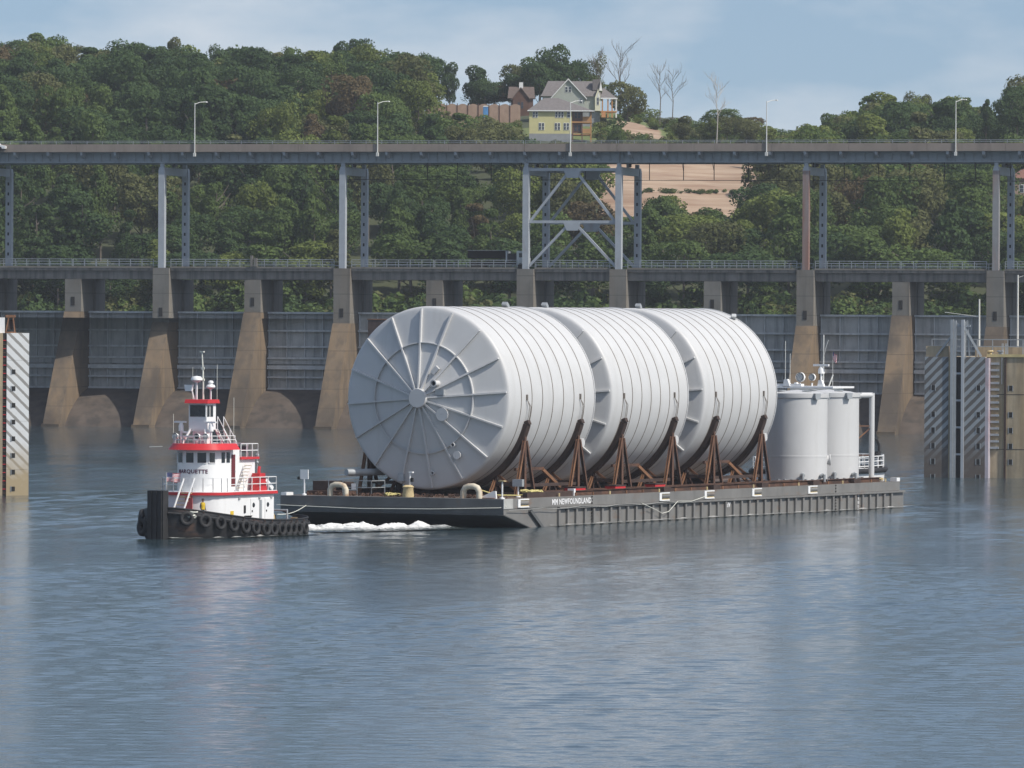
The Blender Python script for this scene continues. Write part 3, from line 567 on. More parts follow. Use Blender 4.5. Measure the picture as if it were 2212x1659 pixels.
# ------------------------------------------------------------------ tanks and saddles
TR, TZ = 7.72, 10.65
ranks = ['first', 'second', 'third']
TX = [BL - 6.658 - k*18.45 for k in range(3)]; TL = 15.72
for k, x0 in enumerate(TX):
    if k: x0 -= .95
    TL = 15.72 if k == 0 else 14.77
    lab = ['front huge white storage tank with ribbed cone end, nearest the tugboat', 'middle huge white storage tank lying between the other two', 'rear huge white storage tank beside the upright silos'][k]
    t_ = thing('storage_tank', lab, 'tank', bw(x0, 0, TZ), BROT, 'huge white tanks lying on the barge')
    MB().lathe([(TR, -TL*j/8) for j in range(9)], 128, (0,0,0), 'x').build('shell', M_tank, t_, 60)
    hd = [(TR, 0), (TR-.015, .08), (TR-.06, .16), (TR-.14, .23), (TR-.26, .28), (TR-.5, .335), (5.4, .68), (4.0, .98), (2.0, 1.42), (.7, 1.7), (.01, 1.85)]
    MB().lathe(hd, 128, (0,0,0), 'x').build('cone_head', M_tank, t_, 50)
    MB().lathe([(.01, 0), (TR-.3, 0), (TR, .06)], 96, (-TL-.06,0,0), 'x').build('flat_end', M_tank, t_, 40)
    for j in range(1, 8):
        MB().lathe([(TR-.01, -.05), (TR+.024, -.045), (TR+.024, .045), (TR-.01, .05)], 128, (-TL*j/8,0,0), 'x').build('seam_ring', M_seam, t_, 60)
    MB().lathe([(TR-.02, -.09), (TR+.07, -.09), (TR+.07, .03), (TR-.02, .03)], 128, (-TL+.05,0,0), 'x').build('end_ring', M_tank, t_, 30)
    rp_ = [(.6, 1.66), (6.0, .52), (7.5, .18), (7.55, .50), (6.0, .84), (3.0, 1.43), (.62, 1.98)]
    for j in range(16):
        a = 2*math.pi*(j + .06)/16 + .05; ca, sa = math.cos(a), math.sin(a)
        if k and not (ca > .45): continue
        MB().prism(rp_, lambda r_, h, t, ca=ca, sa=sa: (h, r_*ca - t*sa, r_*sa + t*ca), -.07, .07).build('radial_rib', M_tank, t_)
    if k == 0:
        MB().lathe([(.01, 2.18), (.78, 2.18), (.82, 2.13), (.82, 1.5)], 28, (0,0,0), 'x').build('hub_plate', M_tank, t_, 30)
        MB().lathe([(4.64, 1.06), (4.72, 1.04), (4.72, .75), (4.64, .75)], 64, (0,0,0), 'x').build('ring_stiffener', M_tank, t_, 30)
        def noz(y, z, r_, l, cover=True, tilt=0):
            h = 1.85 - .21*math.hypot(y, z)
            o = MB().lathe([(r_*.82, 0), (r_*.82, l-.1), (r_, l-.1), (r_, l), (r_*(.05 if cover else .7), l), (r_*(.05 if cover else .65), l-.3)], 20, (h-.1, y, z), 'x').build('nozzle', M_tank, t_, 30)
            if not cover: MB().lathe([(.01, l-.28), (r_*.66, l-.28)], 16, (h-.1, y, z), 'x').build('nozzle_bore', M_dark, o)
        noz(2.1, -1.35, .56, .45); noz(1.55, 1.25, .3, .9, False); noz(3.15, -4.75, .34, .4); noz(2.85, -3.9, .2, .45, False); noz(.75, -6.3, .18, .4, False)
        MB().beam((1.5, 1.1, 2.1), (1.45, 1.6, 2.6), .28, .4).build('lifting_eye', M_tank, t_)
        MB().box(1.3, 1.75, 1.5, 2.3, .25, .75).build('manway_box', M_galv, t_)
        MB().prism([(-.3,-.4),(.3,-.4),(.25,.4),(-.25,.4)], lambda a, b, t: (.35+t, a - 2.3, b*.8 - 6.7), 0, .35).build('foot_lug', M_galv, t_)
    MB().beam((-1.0 if k else -13., .6, TR-.02), (-.7 if k else -12.6, .6, TR+.32), .5, .3).build('top_lug', M_galv, t_)
    if k == 2: MB().beam((-14.2, 3.6, 6.8), (-13.8, 3.9, 7.15), .4, .3).build('top_lug', M_galv, t_)
    for xs in ((-3.2, -13.2) if k == 0 else (-2.25, -12.25)):
        a = R(-1); MB().beam((xs+.3, (TR+.02)*math.cos(a), (TR+.02)*math.sin(a)), (xs+.3, (TR+.02)*math.cos(R(2.5)), (TR+.02)*math.sin(R(2.5))), .22, .16).build('lashing_lug', M_seam, t_)
    MB().lathe([(.3, 0), (.3, .4), (.38, .4), (.38, .5), (.01, .5)], 14, (-TL+1.0, TR*.86, -TR*.5), 'y').build('side_nozzle', M_tank, t_, 30)
sad_lab = ['rusty saddle frame under the %s of the %s big tank' % (e, n) for n in ('first', 'second', 'third') for e in ('front', 'rear')]
nS = 0
for k, x0 in enumerate(TX):
    for xs in (-3.2, -13.2):
        t_ = thing('tank_saddle', sad_lab[nS], 'saddle', bw(x0 + xs, 0, BD), BROT, 'rusty saddles carrying the big tanks'); nS += 1
        zc = TZ - BD
        arc = MB(); Ro, Ri = TR + .42, TR + .005; n_ = 48; a0, a1 = R(-164), R(-16); vs = []; fs = []
        for i in range(n_ + 1):
            a = a0 + (a1 - a0)*i/n_
            for xx_, r_ in ((-.32, Ri), (.32, Ri), (.32, Ro), (-.32, Ro)): vs.append((xx_, r_*math.cos(a), zc + r_*math.sin(a)))
        for i in range(n_):
            for j in range(4): fs.append((i*4+j, i*4+(j+1) % 4, i*4+4+(j+1) % 4, i*4+4+j))
        fs += [(0,1,2,3), (n_*4+3, n_*4+2, n_*4+1, n_*4)]
        # keep the part of the arc that stands above the deck
        arc.add(vs, [f for f in fs if min(vs[i][2] for i in f) > .02]); arc.build('saddle_arc', M_dkrust, t_)
        for sgy in (1, -1):
            for yq, ztop, sp_ in ((7.35, None, 1.75), (4.6, None, 1.25)):
                zt = zc - math.sqrt(max(0, (TR+.3)**2 - yq**2))
                MB().ibeam((0, sgy*yq, 0), (0, sgy*yq, zt), .34, .34, .06, (0,1,0)).build('post', M_rust, t_)
                for e in (-1, 1): MB().ibeam((e*sp_, sgy*(yq+.12), .02), (e*.18, sgy*(yq+.12), zt-.35), .22, .24, .05, (0,1,0)).build('brace', M_rust_o if e > 0 else M_rust, t_)  # one brace of each pair is painted the sunlit rust tone
            MB().beam((0, sgy*4.6, 1.0), (0, sgy*7.35, 1.0), .25, .3).build('tie_beam', M_dkrust, t_)
            MB().beam((0, sgy*4.7, 1.9), (0, sgy*7.2, .1), .2, .22).build('diagonal_brace', M_rust_o, t_)
        MB().box(-.25, .25, -8, 8, -.0, .3).build('base_beam', M_dkrust, t_)
        a = R(-15.8); yt, zt2 = (Ro)*math.cos(a), zc + Ro*math.sin(a)
        MB().beam((0, yt-.05, zt2), (0, yt-.2, zt2+.35), .5, .35).build('tip_cap', M_dkrust, t_)
        lc = MB()
        for dx in (-.12, .12):
            lc.tube([(dx, (TR+.25)*math.cos(R(a_)), zc + (TR+.25)*math.sin(R(a_))) for a_ in (-15, -10, -5)] + [(.3, (TR+.1)*math.cos(R(-1)), zc + (TR+.1)*math.sin(R(-1)))], .03, 5)
        lc.build('lashing_chain', M_seam, t_)
# cross deck beams between saddles
for k, x in enumerate([TX[0]-8.0, TX[1]-8.0, TX[2]-8.0]):
    t_ = thing('cross_bracing', 'rusty cross bracing lying under the middle of the %s big tank' % ranks[k], 'bracing', bw(x, 0, BD), BROT, 'bracing under the big tanks')
    MB().beam((5, 7.2, .9), (-5, 7.2, .9), .3, .26).build('side_beam', M_dkrust, t_)
    MB().beam((4.6, 6.6, .1), (2.2, 5.6, 2.1), .22, .24).build('diagonal', M_rust_o, t_); MB().beam((-4.6, 6.6, .1), (-2.2, 5.6, 2.1), .22, .24).build('diagonal', M_rust_o, t_)
    MB().beam((2.6, 5.4, 2.2), (-2.6, 5.4, 2.2), .22, .24).build('ridge_beam', M_rust, t_)

# ------------------------------------------------------------------ upright silos
def silo(x, y, lab, first):
    t_ = thing('upright_silo', lab, 'silo', bw(x, y, BD + .28), BROT, 'white upright silos at the barge stern'); r_ = 2.82; h = 8.0
    MB().lathe([(r_, 0), (r_, h*.26), (r_+.0, h*.62), (r_, h)], 64).build('shell', M_tank, t_, 60)
    for z in (.02, h*.28): MB().lathe([(r_-.01, z-.12), (r_+.012, z-.1), (r_+.012, z+.1), (r_-.01, z+.12)], 64).build('hoop', M_tank, t_, 40)
    MB().lathe([(r_, h-.5), (r_+.04, h-.45), (r_+.1, h-.4), (r_+.13, h-.1), (r_+.13, h), (r_-.1, h), (r_-.1, h-.06), (2.0, h+.12), (.01, h+.3)], 64).build('top_rim', M_tank, t_, 40)
    lug = lambda a, z: MB().prism([(-.25,-.2),(.25,-.2),(.32,.35),(-.32,.35)], lambda p, q, t: ((r_+t)*math.cos(a) - p*math.sin(a), (r_+t)*math.sin(a) + p*math.cos(a), z+q), .0, .4)
    for a in (R(62), R(140), R(-30)): lug(a, h-.35).build('lifting_lug', M_galv, t_)
    for i in range(14):
        a = R(-10 + i*13); MB().box(-.1, .1, -.1, .1, 0, .22).build('anchor_lug', M_galv, t_).location = ((r_+.12)*math.cos(a), (r_+.12)*math.sin(a), -.03)
    for a, z in ((R(35), .55), (R(75), .5)):
        v = MB(); d = Vector((math.cos(a), math.sin(a), 0)); p = d*r_ + Vector((0,0,z)); v.tube([p, p + d*.5], .13, 10); v.tube([p + d*.5 + Vector((0,0,.12)), p + d*.5 + Vector((0,0,-.55))], .13, 10); v.torus(p + d*.25, d, .2, .05, 12, 6)
        v.build('valve', M_galv, t_, 40)
    if first:
        a = R(118); d = Vector((math.cos(a), math.sin(a), 0)); mb = MB(); p = d*(r_-.05) + Vector((0,0,1.9))
        mb.tube([p, p + d*.25], .42, 18); mb.tube([p + d*.25, p + d*.34], .52, 18); mb.build('manway', M_tank, t_, 40)
    for a, z in ((R(60), h+.05), (R(-40), h+.1)): MB().lathe([(.01,.18),(.45,.18),(.45,.1),(.3,.1),(.3,0)], 14, (1.6*math.cos(a), 1.6*math.sin(a), z)).build('roof_hatch', M_galv, t_, 40)
    return t_
s1_ = silo(-25.4, 6.6, 'white upright silo beside the rear tank, with round manway', True)
s2_ = silo(-32.4, 6.6, 'white upright silo at the stern, with tall vent pipe on its side', False)
d = [(-2.75, 1.2, 7.7), (-3.8, 1.9, 7.7), (-3.8, 1.9, 7.6), (-3.8, 1.9, .0)]
pp = MB(); pp.tube([(-1.9, 1.9, 7.75), (-3.75, 2.7, 7.75)], .26, 12); pp.tube([(-3.75, 2.7, 7.95), (-3.75, 2.7, .0)], .26, 12); pp.build('vent_pipe', M_tank, s2_, 40)
MB().beam((-2.4, 1.4, 4.9), (-3.6, 2.6, 4.9), .1).build('pipe_bracket', M_rust_o, s2_); MB().beam((-2.4, 1.4, 3.3), (-3.6, 2.6, 4.7), .1).build('pipe_bracket', M_rust_o, s2_); MB().beam((-2.6, 1.3, 2.2), (-3.6, 2.6, 2.2), .08).build('pipe_bracket', M_rust_o, s2_)

# ------------------------------------------------------------------ the tugboat
TY = R(28.7); TS_, TC_ = math.sin(TY), math.cos(TY); TLOC = Vector((-22.3, 539.0, 0)); TROT = -(math.pi/2 + TY)
def tw(x, y, z=0): return Vector((TLOC.x - TS_*x + TC_*y, TLOC.y - TC_*x - TS_*y, z))
STN = [(-8.4, .9, 1.45), (-8.2, 1.7, 1.43), (-7.6, 2.6, 1.38), (-6.5, 3.3, 1.32), (-5, 3.6, 1.27), (-2, 3.68, 1.25), (1, 3.68, 1.35), (4, 3.62, 1.6), (6.5, 3.35, 1.88), (8.4, 2.8, 2.12), (9.7, 2.1, 2.3), (10.4, 1.35, 2.4), (10.7, .6, 2.45)]
tug = thing('tugboat', 'white and red tugboat with black tyre hung hull towing the barge', 'tugboat', TLOC, TROT)
hv = []; hf = []
for x, b, z in STN:
    f = .9 if -7 < x < 8 else .72
    hv += [(x, b, z), (x, b+.08, z-.35), (x*.99, b*.97, .35), (x*.975, b*f, -.9), (x*.975, -b*f, -.9), (x*.99, -b*.97, .35), (x, -b-.08, z-.35), (x, -b, z), (x-.0, -b+.14, z), (x, -b+.14, z-.8), (x, b-.14, z-.8), (x, b-.14, z)]
n_ = len(STN); q = 12
for i in range(n_-1):
    for j in range(q): hf.append((i*q+j, i*q+(j+1) % q, (i+1)*q+(j+1) % q, (i+1)*q+j))
hf += [tuple(range(q))[::-1], tuple((n_-1)*q+j for j in range(q))]
hull = MB().add(hv, hf).build('hull', M_tughull, tug, 35)
dv = []
for x, b, z in STN: dv += [(x, b-.15, z-.74), (x, -b+.15, z-.74)]
MB().add(dv, [(2*i, 2*i+1, 2*i+3, 2*i+2) for i in range(n_-1)]).build('deck', mat('red_brown_deck', (.16, .05, .045), .8, .2, 1), tug)
MB().tube([(x, b+.02, z+.02) for x, b, z in STN], .07, 6).build('cap_rail', M_black, hull, 40)
MB().tube([(x, b+.14, z-.42) for x, b, z in STN], .12, 6).build('rub_strake', M_black, hull, 40)
kn = MB().box(10.55, 11.35, -.72, .72, -1.0, 3.8).build('push_knee', M_black, tug)
for y in (-.45, 0, .45): MB().box(11.352, 11.45, y-.16, y+.16, -.8, 3.75).build('knee_pad', M_black, kn)
def bhalf(x):
    return np.interp(x, [s_[0] for s_ in STN], [s_[1] for s_ in STN]), np.interp(x, [s_[0] for s_ in STN], [s_[2] for s_ in STN])
def tyre(x, sgy, R_=.43, r_=.16, dz=-.72, lean=0):
    b, z = bhalf(x); b2, _ = bhalf(x+.3); b1, _ = bhalf(x-.3); nx = -(b2-b1)/.6; nn = Vector((nx, sgy, .12)).normalized()
    o = MB().torus((x, sgy*(b+.2), z+dz), nn, R_, r_, 22, 8).build('tyre_fender', M_black, tug, 60)
    MB().tube([(x, sgy*(b+.18), z+dz+R_*.7), (x, sgy*(b+.03), z+.03)], .03, 5).build('tyre_chain', M_rust, o)
for x in (9.95, 8.6, 7.1, 5.55, 4.0, 2.5, .95, -.25, -1.45, -2.4, -3.3, -4.2, -5.4): tyre(x, 1)
for x in (9.6, 8.0, 6.0): tyre(x, -1, .5, .22)
for y, z in ((-1.1, 1.3), (-1.9, .9), (-.95, .5)):
    MB().torus((10.5-.25*abs(y), y, z), (.9, y*.25, .1), .5, .27, 20, 8).build('bow_fender', M_black, tug, 60)
# deckhouse: rounded front
def dplan(xf, xb, hw, nf=10):
    pts = [(xb, -hw)]; 
    for i in range(nf+1):
        a = -math.pi/2 + math.pi*i/nf; pts.append((xf - hw*.75 + hw*.75*math.cos(a), hw*math.sin(a)))
    return pts + [(xb, hw)]
DH = dplan(7.2, -2.2, 2.7)
MB().prism(DH, lambda a, b, t: (a, b, t), .55, 3.36).build('deckhouse', M_white, tug, 30)
D2 = dplan(7.45, -2.4, 2.95)
MB().prism(D2, lambda a, b, t: (a, b, t), 3.362, 3.58).build('boat_deck_edge', M_red, tug, 30)
MB().prism(dplan(7.4, -2.35, 2.9), lambda a, b, t: (a, b, t), 3.582, 3.62).build('boat_deck', M_white, tug)
# deckhouse doors, portholes
for x in (1.0, -1.2): 
    dr = MB().box(x-.42, x+.42, 2.702, 2.75, 1.0, 3.0).build('door', M_white, tug); MB().box(x+.2, x+.3, 2.75, 2.8, 1.95, 2.1).build('handle', M_black, dr)
    MB().lathe([(.01, .03), (.16, .03), (.2, 0)], 14, (x, 2.75, 2.5), 'y').build('porthole', M_glass, dr)
for x in (3.2, .1, -1.7): MB().lathe([(.01, .12), (.1, .1), (.12, 0)], 10, (x, 2.7, 3.05), 'y').build('deck_light', M_galv, tug)
box('wall_vent', (2.2, 2.45, 2.702, 2.76, 1.9, 2.5), M_black, tug)
MB().box(4.0, 4.5, 2.55, 2.72, 1.4, 2.1).build('notice_board', M_ylw, tug)
box('life_ring_bracket', (-.2, .05, 2.702, 2.8, 1.2, 2.9), M_galv, tug)
railing([(x, y, 3.62) for x, y in dplan(7.35, -2.3, 2.85)][1:], 1.08, (1, .52), 1.2, .028).build('boat_deck_railing', M_white, tug)
railing([(-2.3, 2.85, 3.62), (-2.3, -2.85, 3.62)], 1.08, (1, .52), 1.2, .028).build('boat_deck_railing', M_white, tug)
# foredeck stair
ld = MB()
for y in (.15, 1.1): ld.beam((9.3, y, 1.6), (7.3, y, 4.7), .09)
l1 = ld.build('foredeck_stair', M_white, tug)
for i in range(7): MB().box(9.15-i*.26, 9.35-i*.26, .18, 1.07, 1.7+i*.3, 1.76+i*.3).build('tread', M_tan, l1)
MB().box(7.23, 7.28, .25, .9, 1.5, 3.3).build('stair_back', mat('faded_pink_paint', (.55, .12, .12), .6, .1, 1), tug)
# wheelhouse
WH = dplan(6.2, 1.6, 1.78, 14)
MB().prism(WH, lambda a, b, t: (a, b, t), 3.62, 6.98).build('wheelhouse', M_white, tug, 30)
RF = dplan(6.95, 2.6, 2.45, 16)
rf = MB().prism(RF, lambda a, b, t: (a, b, t), 6.98, 7.0)
k = len(RF); top = dplan(6.6, 2.7, 2.15, 16)
rf = MB().add([(a, b, 6.9) for a, b in RF] + [(a, b, 7.38) for a, b in top], [tuple(range(k))[::-1], tuple(range(k, 2*k))] + [(i, (i+1) % k, k+(i+1) % k, k+i) for i in range(k)]).build('visor_roof', M_red, tug, 30)
def whp(a, out=0): return (6.2 - 1.78*.75 + (1.78*.75+out)*math.cos(a), (1.78+out)*math.sin(a))
wins = [(-78,-56), (-48,-22), (-12,12), (20,46), (53,74)]
for a0, a1 in wins:
    m_ = 4; vs = []; fs = []
    for i in range(m_+1):
        a = R(a0 + (a1-a0)*i/m_)
        for o_ in (-.02, .025):
            p = whp(a, o_); vs += [(p[0], p[1], 5.88), (p[0], p[1], 6.7)]
    for i in range(m_):
        b0 = i*4; b1 = b0+4; fs += [(b0+2, b1+2, b1+3, b0+3), (b0, b0+1, b1+1, b1), (b0+1, b0+3, b1+3, b1+1), (b0, b1, b1+2, b0+2)]
    fs += [(0,2,3,1), (m_*4, m_*4+1, m_*4+3, m_*4+2)]
    wn = MB().add(vs, fs).build('window', M_glass, tug)
    fr_ = MB(); p0 = [whp(R(a0 + (a1-a0)*i/m_), .03) for i in range(m_+1)]
    for z in (5.86, 6.72): fr_.tube([(p[0], p[1], z) for p in p0], .035, 5)
    for p in (p0[0], p0[-1]): fr_.tube([(p[0], p[1], 5.86), (p[0], p[1], 6.72)], .035, 5)
    fr_.build('frame', M_white, wn)
for x in (4.1, 3.35): 
    w_ = MB().box(x-.25, x+.25, 1.782, 1.81, 5.88, 6.7).build('window', M_glass, tug)
dr = MB().box(2.3, 2.85, 1.782, 1.82, 4.0, 6.5).build('wheelhouse_door', mat('dark_red_door', (.13, .02, .025), .5, .1, 1), tug); MB().box(2.35, 2.42, 1.82, 1.88, 5.1, 5.25).build('handle', M_galv, dr)
Rt = 1.82
def wrap(x, y, z):
    a = x / 1.62 + .06; p = whp(a, .012 + z); return (p[0], p[1], 5.06 + y)
lettering('MARQUETTE', .43, M_purp, tug, wrap, 'name_lettering', .008)
# house section behind the wheelhouse with rail deck on top
box('aft_house', (-.9, 1.598, -1.7, 1.7, 3.62, 6.1), M_white, tug); MB().box(-1.2, 1.58, -1.95, 1.95, 6.102, 6.28).build('aft_deck_edge', M_red, tug)
railing([(1.5, 1.85, 6.28), (-1.1, 1.85, 6.28), (-1.1, -1.85, 6.28), (1.5, -1.85, 6.28)], 1.05, (1, .5), .9, .028).build('aft_deck_railing', M_white, tug)
lettering('MARQUETTE', .3, M_fwhite, tug, lambda x, y, z: (-1.16 - z, -x*.55, 6.75 + y), 'name_board_letters', .005)
box('name_board', (-1.15, -1.12, -1.0, 1.0, 6.6, 7.1), M_cloth, tug)
# red engine stack and stair on the boat deck
for sgy in (1, -1):
    st_ = MB().prism([(-1.05, 3.62), (.35, 3.62), (.1, 5.0), (-.75, 5.0)], lambda a, b, t: (a, t, b), sgy*2.05, sgy*2.75).build('engine_stack', M_red, tug)
    MB().tube([(-.35, sgy*2.4, 5.0), (-.36, sgy*2.4, 5.3), (-.45, sgy*2.4, 5.5)], .13, 10).build('exhaust_pipe', M_red, st_, 40)
ss = MB()
for y in (1.95, 2.6): ss.beam((2.4, y, 3.65), (.9, y, 5.8), .06)
s5 = ss.build('side_stair', M_white, tug)
for i in range(8): MB().box(2.2-i*.18, 2.4-i*.18, 1.98, 2.57, 3.85+i*.25, 3.89+i*.25).build('tread', M_tan, s5)
MB().box(-1.6, -1.2, .8, 2.4, 3.62, 4.3).build('deck_box', M_white, tug); MB().beam((-.9,2.7,4.5),(-2.0,2.7,3.75),.12,.3).build('gangplank', M_white, tug)
MB().box(-2.25, -1.95, -1.0, .6, 3.62, 5.9).build('aft_locker', mat('grey_green_steel', (.25,.29,.3), .6, .1, 1), tug)
MB().tube([(-2.1, 1.2, 3.62), (-2.1, 1.2, 6.3)], .035, 6).ball((-2.1, 1.2, 6.35), .17, 8).ball((-2.1, 1.2, 5.8), .13, 8).build('light_mast', M_galv, tug, 50)
# upper pilot house on its stand
stn = MB()
for x, y in ((5.1, .7), (5.1, -.7), (3.6, .7), (3.6, -.7)): stn.beam((x + (.5 if x > 4.5 else -.6), y*1.5, 7.38), (x-.1, y, 8.5), .14)
stn.beam((5.5, -1.3, 7.9), (5.5, 1.3, 7.9), .12); stn.beam((4.9,-.9,8.4),(4.9,.9,8.4),.14); stn.box(3.9, 4.8, -.6, .6, 7.38, 8.45); stn.build('pilot_house_stand', M_white, tug)
box('pilot_house', (3.65, 5.05, -.82, .82, 8.47, 10.55), M_white, tug)
wn = box('pilot_window', (5.052, 5.08, -.7, .72, 9.5, 10.42), M_glass, tug); MB().box(5.05,5.09,-.76,-.7,9.45,10.47).box(5.05,5.09,.72,.78,9.45,10.47).build('frame', M_white, wn)
for x0, x1 in ((4.62, 4.98), (4.1, 4.5)): box('pilot_window', (x0, x1, .822, .845, 9.5, 10.4), M_glass, tug)
MB().prism([(3.4, 10.552), (5.35, 10.552), (5.2, 10.85), (3.55, 10.85)], lambda a, b, t: (a, t, b), -1.05, 1.05).build('pilot_roof', M_red, tug)
ps = MB()
for y in (.95, 1.5): ps.beam((3.6, y, 8.5), (1.6, y, 6.4), .07); ps.beam((3.6, y, 9.5), (1.6, y, 7.5), .05); ps.beam((3.6, y, 8.5), (3.6, y, 9.5), .05); ps.beam((1.6, y, 6.4), (1.6, y, 7.5), .05); ps.beam((2.6, y, 7.4), (2.6, y, 8.5), .05)
p5 = ps.build('pilot_stair', M_white, tug)
for i in range(9): MB().box(1.75+i*.22, 1.95+i*.22, .98, 1.47, 6.6+i*.22, 6.64+i*.22).build('tread', M_galv, p5)
railing([(a, b, 7.38) for a, b in dplan(6.5, 2.75, 2.05, 12)][1:], .62, (1,.5), 1.0, .024).build('wheelhouse_roof_railing', M_white, tug)
def dome(c, r_, h, name='radar_dome'):
    o = MB().lathe([(.05, 0), (.12, 0), (.12, .02), (r_*.72, h*.2), (r_, h*.4), (r_*.97, h*.65), (r_*.72, h*.9), (.01, h)], 20, c).build(name, M_white, tug, 40); return o
dome((4.75, -.3, 12.15), .46, .55); dome((4.0, .55, 11.65), .36, .4); dome((4.0, .55, 12.0), .22, .35)
mp_ = MB(); mp_.beam((4.75,-.3,10.85),(4.75,-.3,12.2),.12); mp_.beam((4.0,.55,10.85),(4.0,.55,11.7),.1); mp_.beam((4.75,-.5,10.85),(4.9,-.7,11.8),.1); mp_.prism([(-.3,-.25),(.3,-.25),(.38,.25),(-.38,.25)], lambda a, b, t: (4.9+t, -.85+a, 11.75+b), 0, .2); mp_.build('antenna_stand', M_white, tug)
MB().tube([(4.3,.05,10.85),(4.3,.02,13.0),(4.3,-.1,14.6)], .08, 8, r2=.05).box(4.2,4.4,-.25,.1,14.55,14.65).box(4.25,4.35,-.15,.12,13.2,13.4).box(4.25,4.35,-.12,.15,12.3,12.5).build('mast', M_paler, tug)
MB().tube([(3.7,.95,10.8),(3.7,.95,13.6)], .02, 5).tube([(4.6,-.75,10.8),(4.6,-.75,13.4)], .015, 5).tube([(5.6,-1.9,7.4),(5.6,-1.9,9.7)], .02, 5).tube([(2.7,1.9,7.4),(2.7,1.9,11.0)], .02, 5).build('whip_antenna', M_paler, tug)
for y in (-1.55, 1.2):
    rd = MB(); rd.box(5.0-.1, 5.0+.1, y-.6, y+.45, 9.0, 9.13); rd.lathe([(.2,.55),(.2,.95),(.12,1.2)], 12, (5.0, y, 7.8)); rd.beam((5.0,y,7.4),(5.0,y,8.4),.14); rd.beam((5.0,y,8.3),(4.9,y*.5,8.2),.14); rd.build('radar_bar', M_white, tug, 40)
for y in (-1.5, .5, 1.3):
    c_ = Vector((6.0, y, 7.95)); sl = MB(); sl.lathe([(.01,-.3),(.2,-.28),(.26,0),(.26,.05)], 16, c_, 'x'); sl.beam((6.0,y,7.4),(6.0,y,7.8),.08); o = sl.build('searchlight', M_white, tug, 40)
    MB().lathe([(.01,.045),(.17,.045)], 16, c_, 'x').build('lens', M_glass if y == .5 else M_lamp, o)
MB().beam((6.6,-2.3,7.15),(6.9,-3.3,7.1),.05).build('outrigger', M_lamp, tug)
# aft deck gear
wi = MB().box(-5.6, -4.4, -.8, .8, .5, 1.1).build('tow_winch', mat('winch_red', (.2,.04,.035), .7, .2, 1), tug); MB().tube([(-5,-.9,1.3),(-5,.9,1.3)], .45, 16).build('winch_drum', M_tan, wi, 40)
MB().box(-4.0,-2.6,1.0,2.6,.5,1.15).build('aft_hatch', mat('hatch_red', (.28,.03,.04), .7, .2, 1), tug)
MB().tube([(-6.5,-1.4,.6),(-6.5,-1.4,1.9),(-6.5,1.4,1.9),(-6.5,1.4,.6)], .1, 8).build('tow_bow', M_galv, tug, 40)
MB().lathe([(.3,.0),(.2,.15),(.2,.7),(.32,.85),(.01,.85)], 12, (2.2, 3.0, .85)).build('bitt', M_black, tug, 40)
MB().lathe([(.3,.0),(.2,.15),(.2,.6),(.32,.75),(.01,.75)], 12, (-6.2, 2.2, .6)).build('bitt', M_tan, tug, 40)
coilm = MB(); q2 = random.Random(5)
for i in range(10): coilm.torus((9.2+.3*q2.random(), 1.9+.3*q2.random(), 1.75+.08*i*.6), (q2.uniform(-.2,.2), q2.uniform(-.2,.2), 1), .35, .05, 14, 5)
for xx_, lab in ((0, 'coiled pale rope on the tugboat foredeck'),):
    o = coilm.build('rope_coil', M_paler); o.location = TLOC; o.rotation_euler = (0,0,TROT); tag(o, lab, 'rope')
# towing hawser from the tug stern to the barge bow
a_, b_ = tw(-8.3, -.6, 1.5), bw(BL+.15, -8.0, 1.62)
hp_ = [a_.lerp(b_, i/14) - Vector((0,0,.25*math.sin(math.pi*i/14))) for i in range(15)]
tag(MB().tube(hp_, .035, 6).build('towing_hawser', M_paler, None, 50), 'pale towing hawser running from tugboat stern to barge bow', 'rope')

# flags: 13 stripes with a blue canton
def flag(name, lab, base, pole_h, w_, h_, rz, droop, lean):
    t_ = thing(name, lab, 'flag', base, rz); MB().tube([(0,0,0),(0,0,pole_h)], .022, 6).build('pole', M_lamp, t_)
    vs = []; fs = []; ms = []; nx, nz = 14, 13
    for i in range(nx+1):
        u = i/nx
        for j in range(nz+1):
            v = j/nz; vs.append((u*w_*(1-.25*droop), .10*w_*math.sin(u*9 + v*1.2)*u**.5, pole_h - .03 - v*h_ - droop*u*u*w_*.45 + .04*math.sin(u*7)))
    for i in range(nx):
        for j in range(nz): fs.append((i*(nz+1)+j, i*(nz+1)+j+1, (i+1)*(nz+1)+j+1, (i+1)*(nz+1)+j)); ms.append(2 if (i < 6 and j < 7) else (0 if j % 2 == 0 else 1))
    mb = MB().add(vs, fs); mb.m = ms; cl = mb.build('cloth', [M_fred, M_fwhite, M_blue], t_, 60)
    st = MB()
    for i in range(5):
        for j in range(4):
            u = (i+.6)/nx*1.1; v = (j*1.7+.8)/nz; x = u*w_*(1-.25*droop); y = .10*w_*math.sin(u*9+v*1.2)*u**.5; z = pole_h-.03-v*h_-droop*u*u*w_*.45+.04*math.sin(u*7); s_ = .016*w_
            for e in (-.008, .008): st.add([(x-s_,y+e,z),(x,y+e,z-s_),(x+s_,y+e,z),(x,y+e,z+s_)], [(0,1,2,3)])
    st.build('star', M_fwhite, cl)
    return t_
flag('ensign', 'striped red and white flag with blue canton on the tugboat bow rail', tw(7.25, -1.5, 3.62), 1.5, 1.15, .68, R(-8), .1, 0)

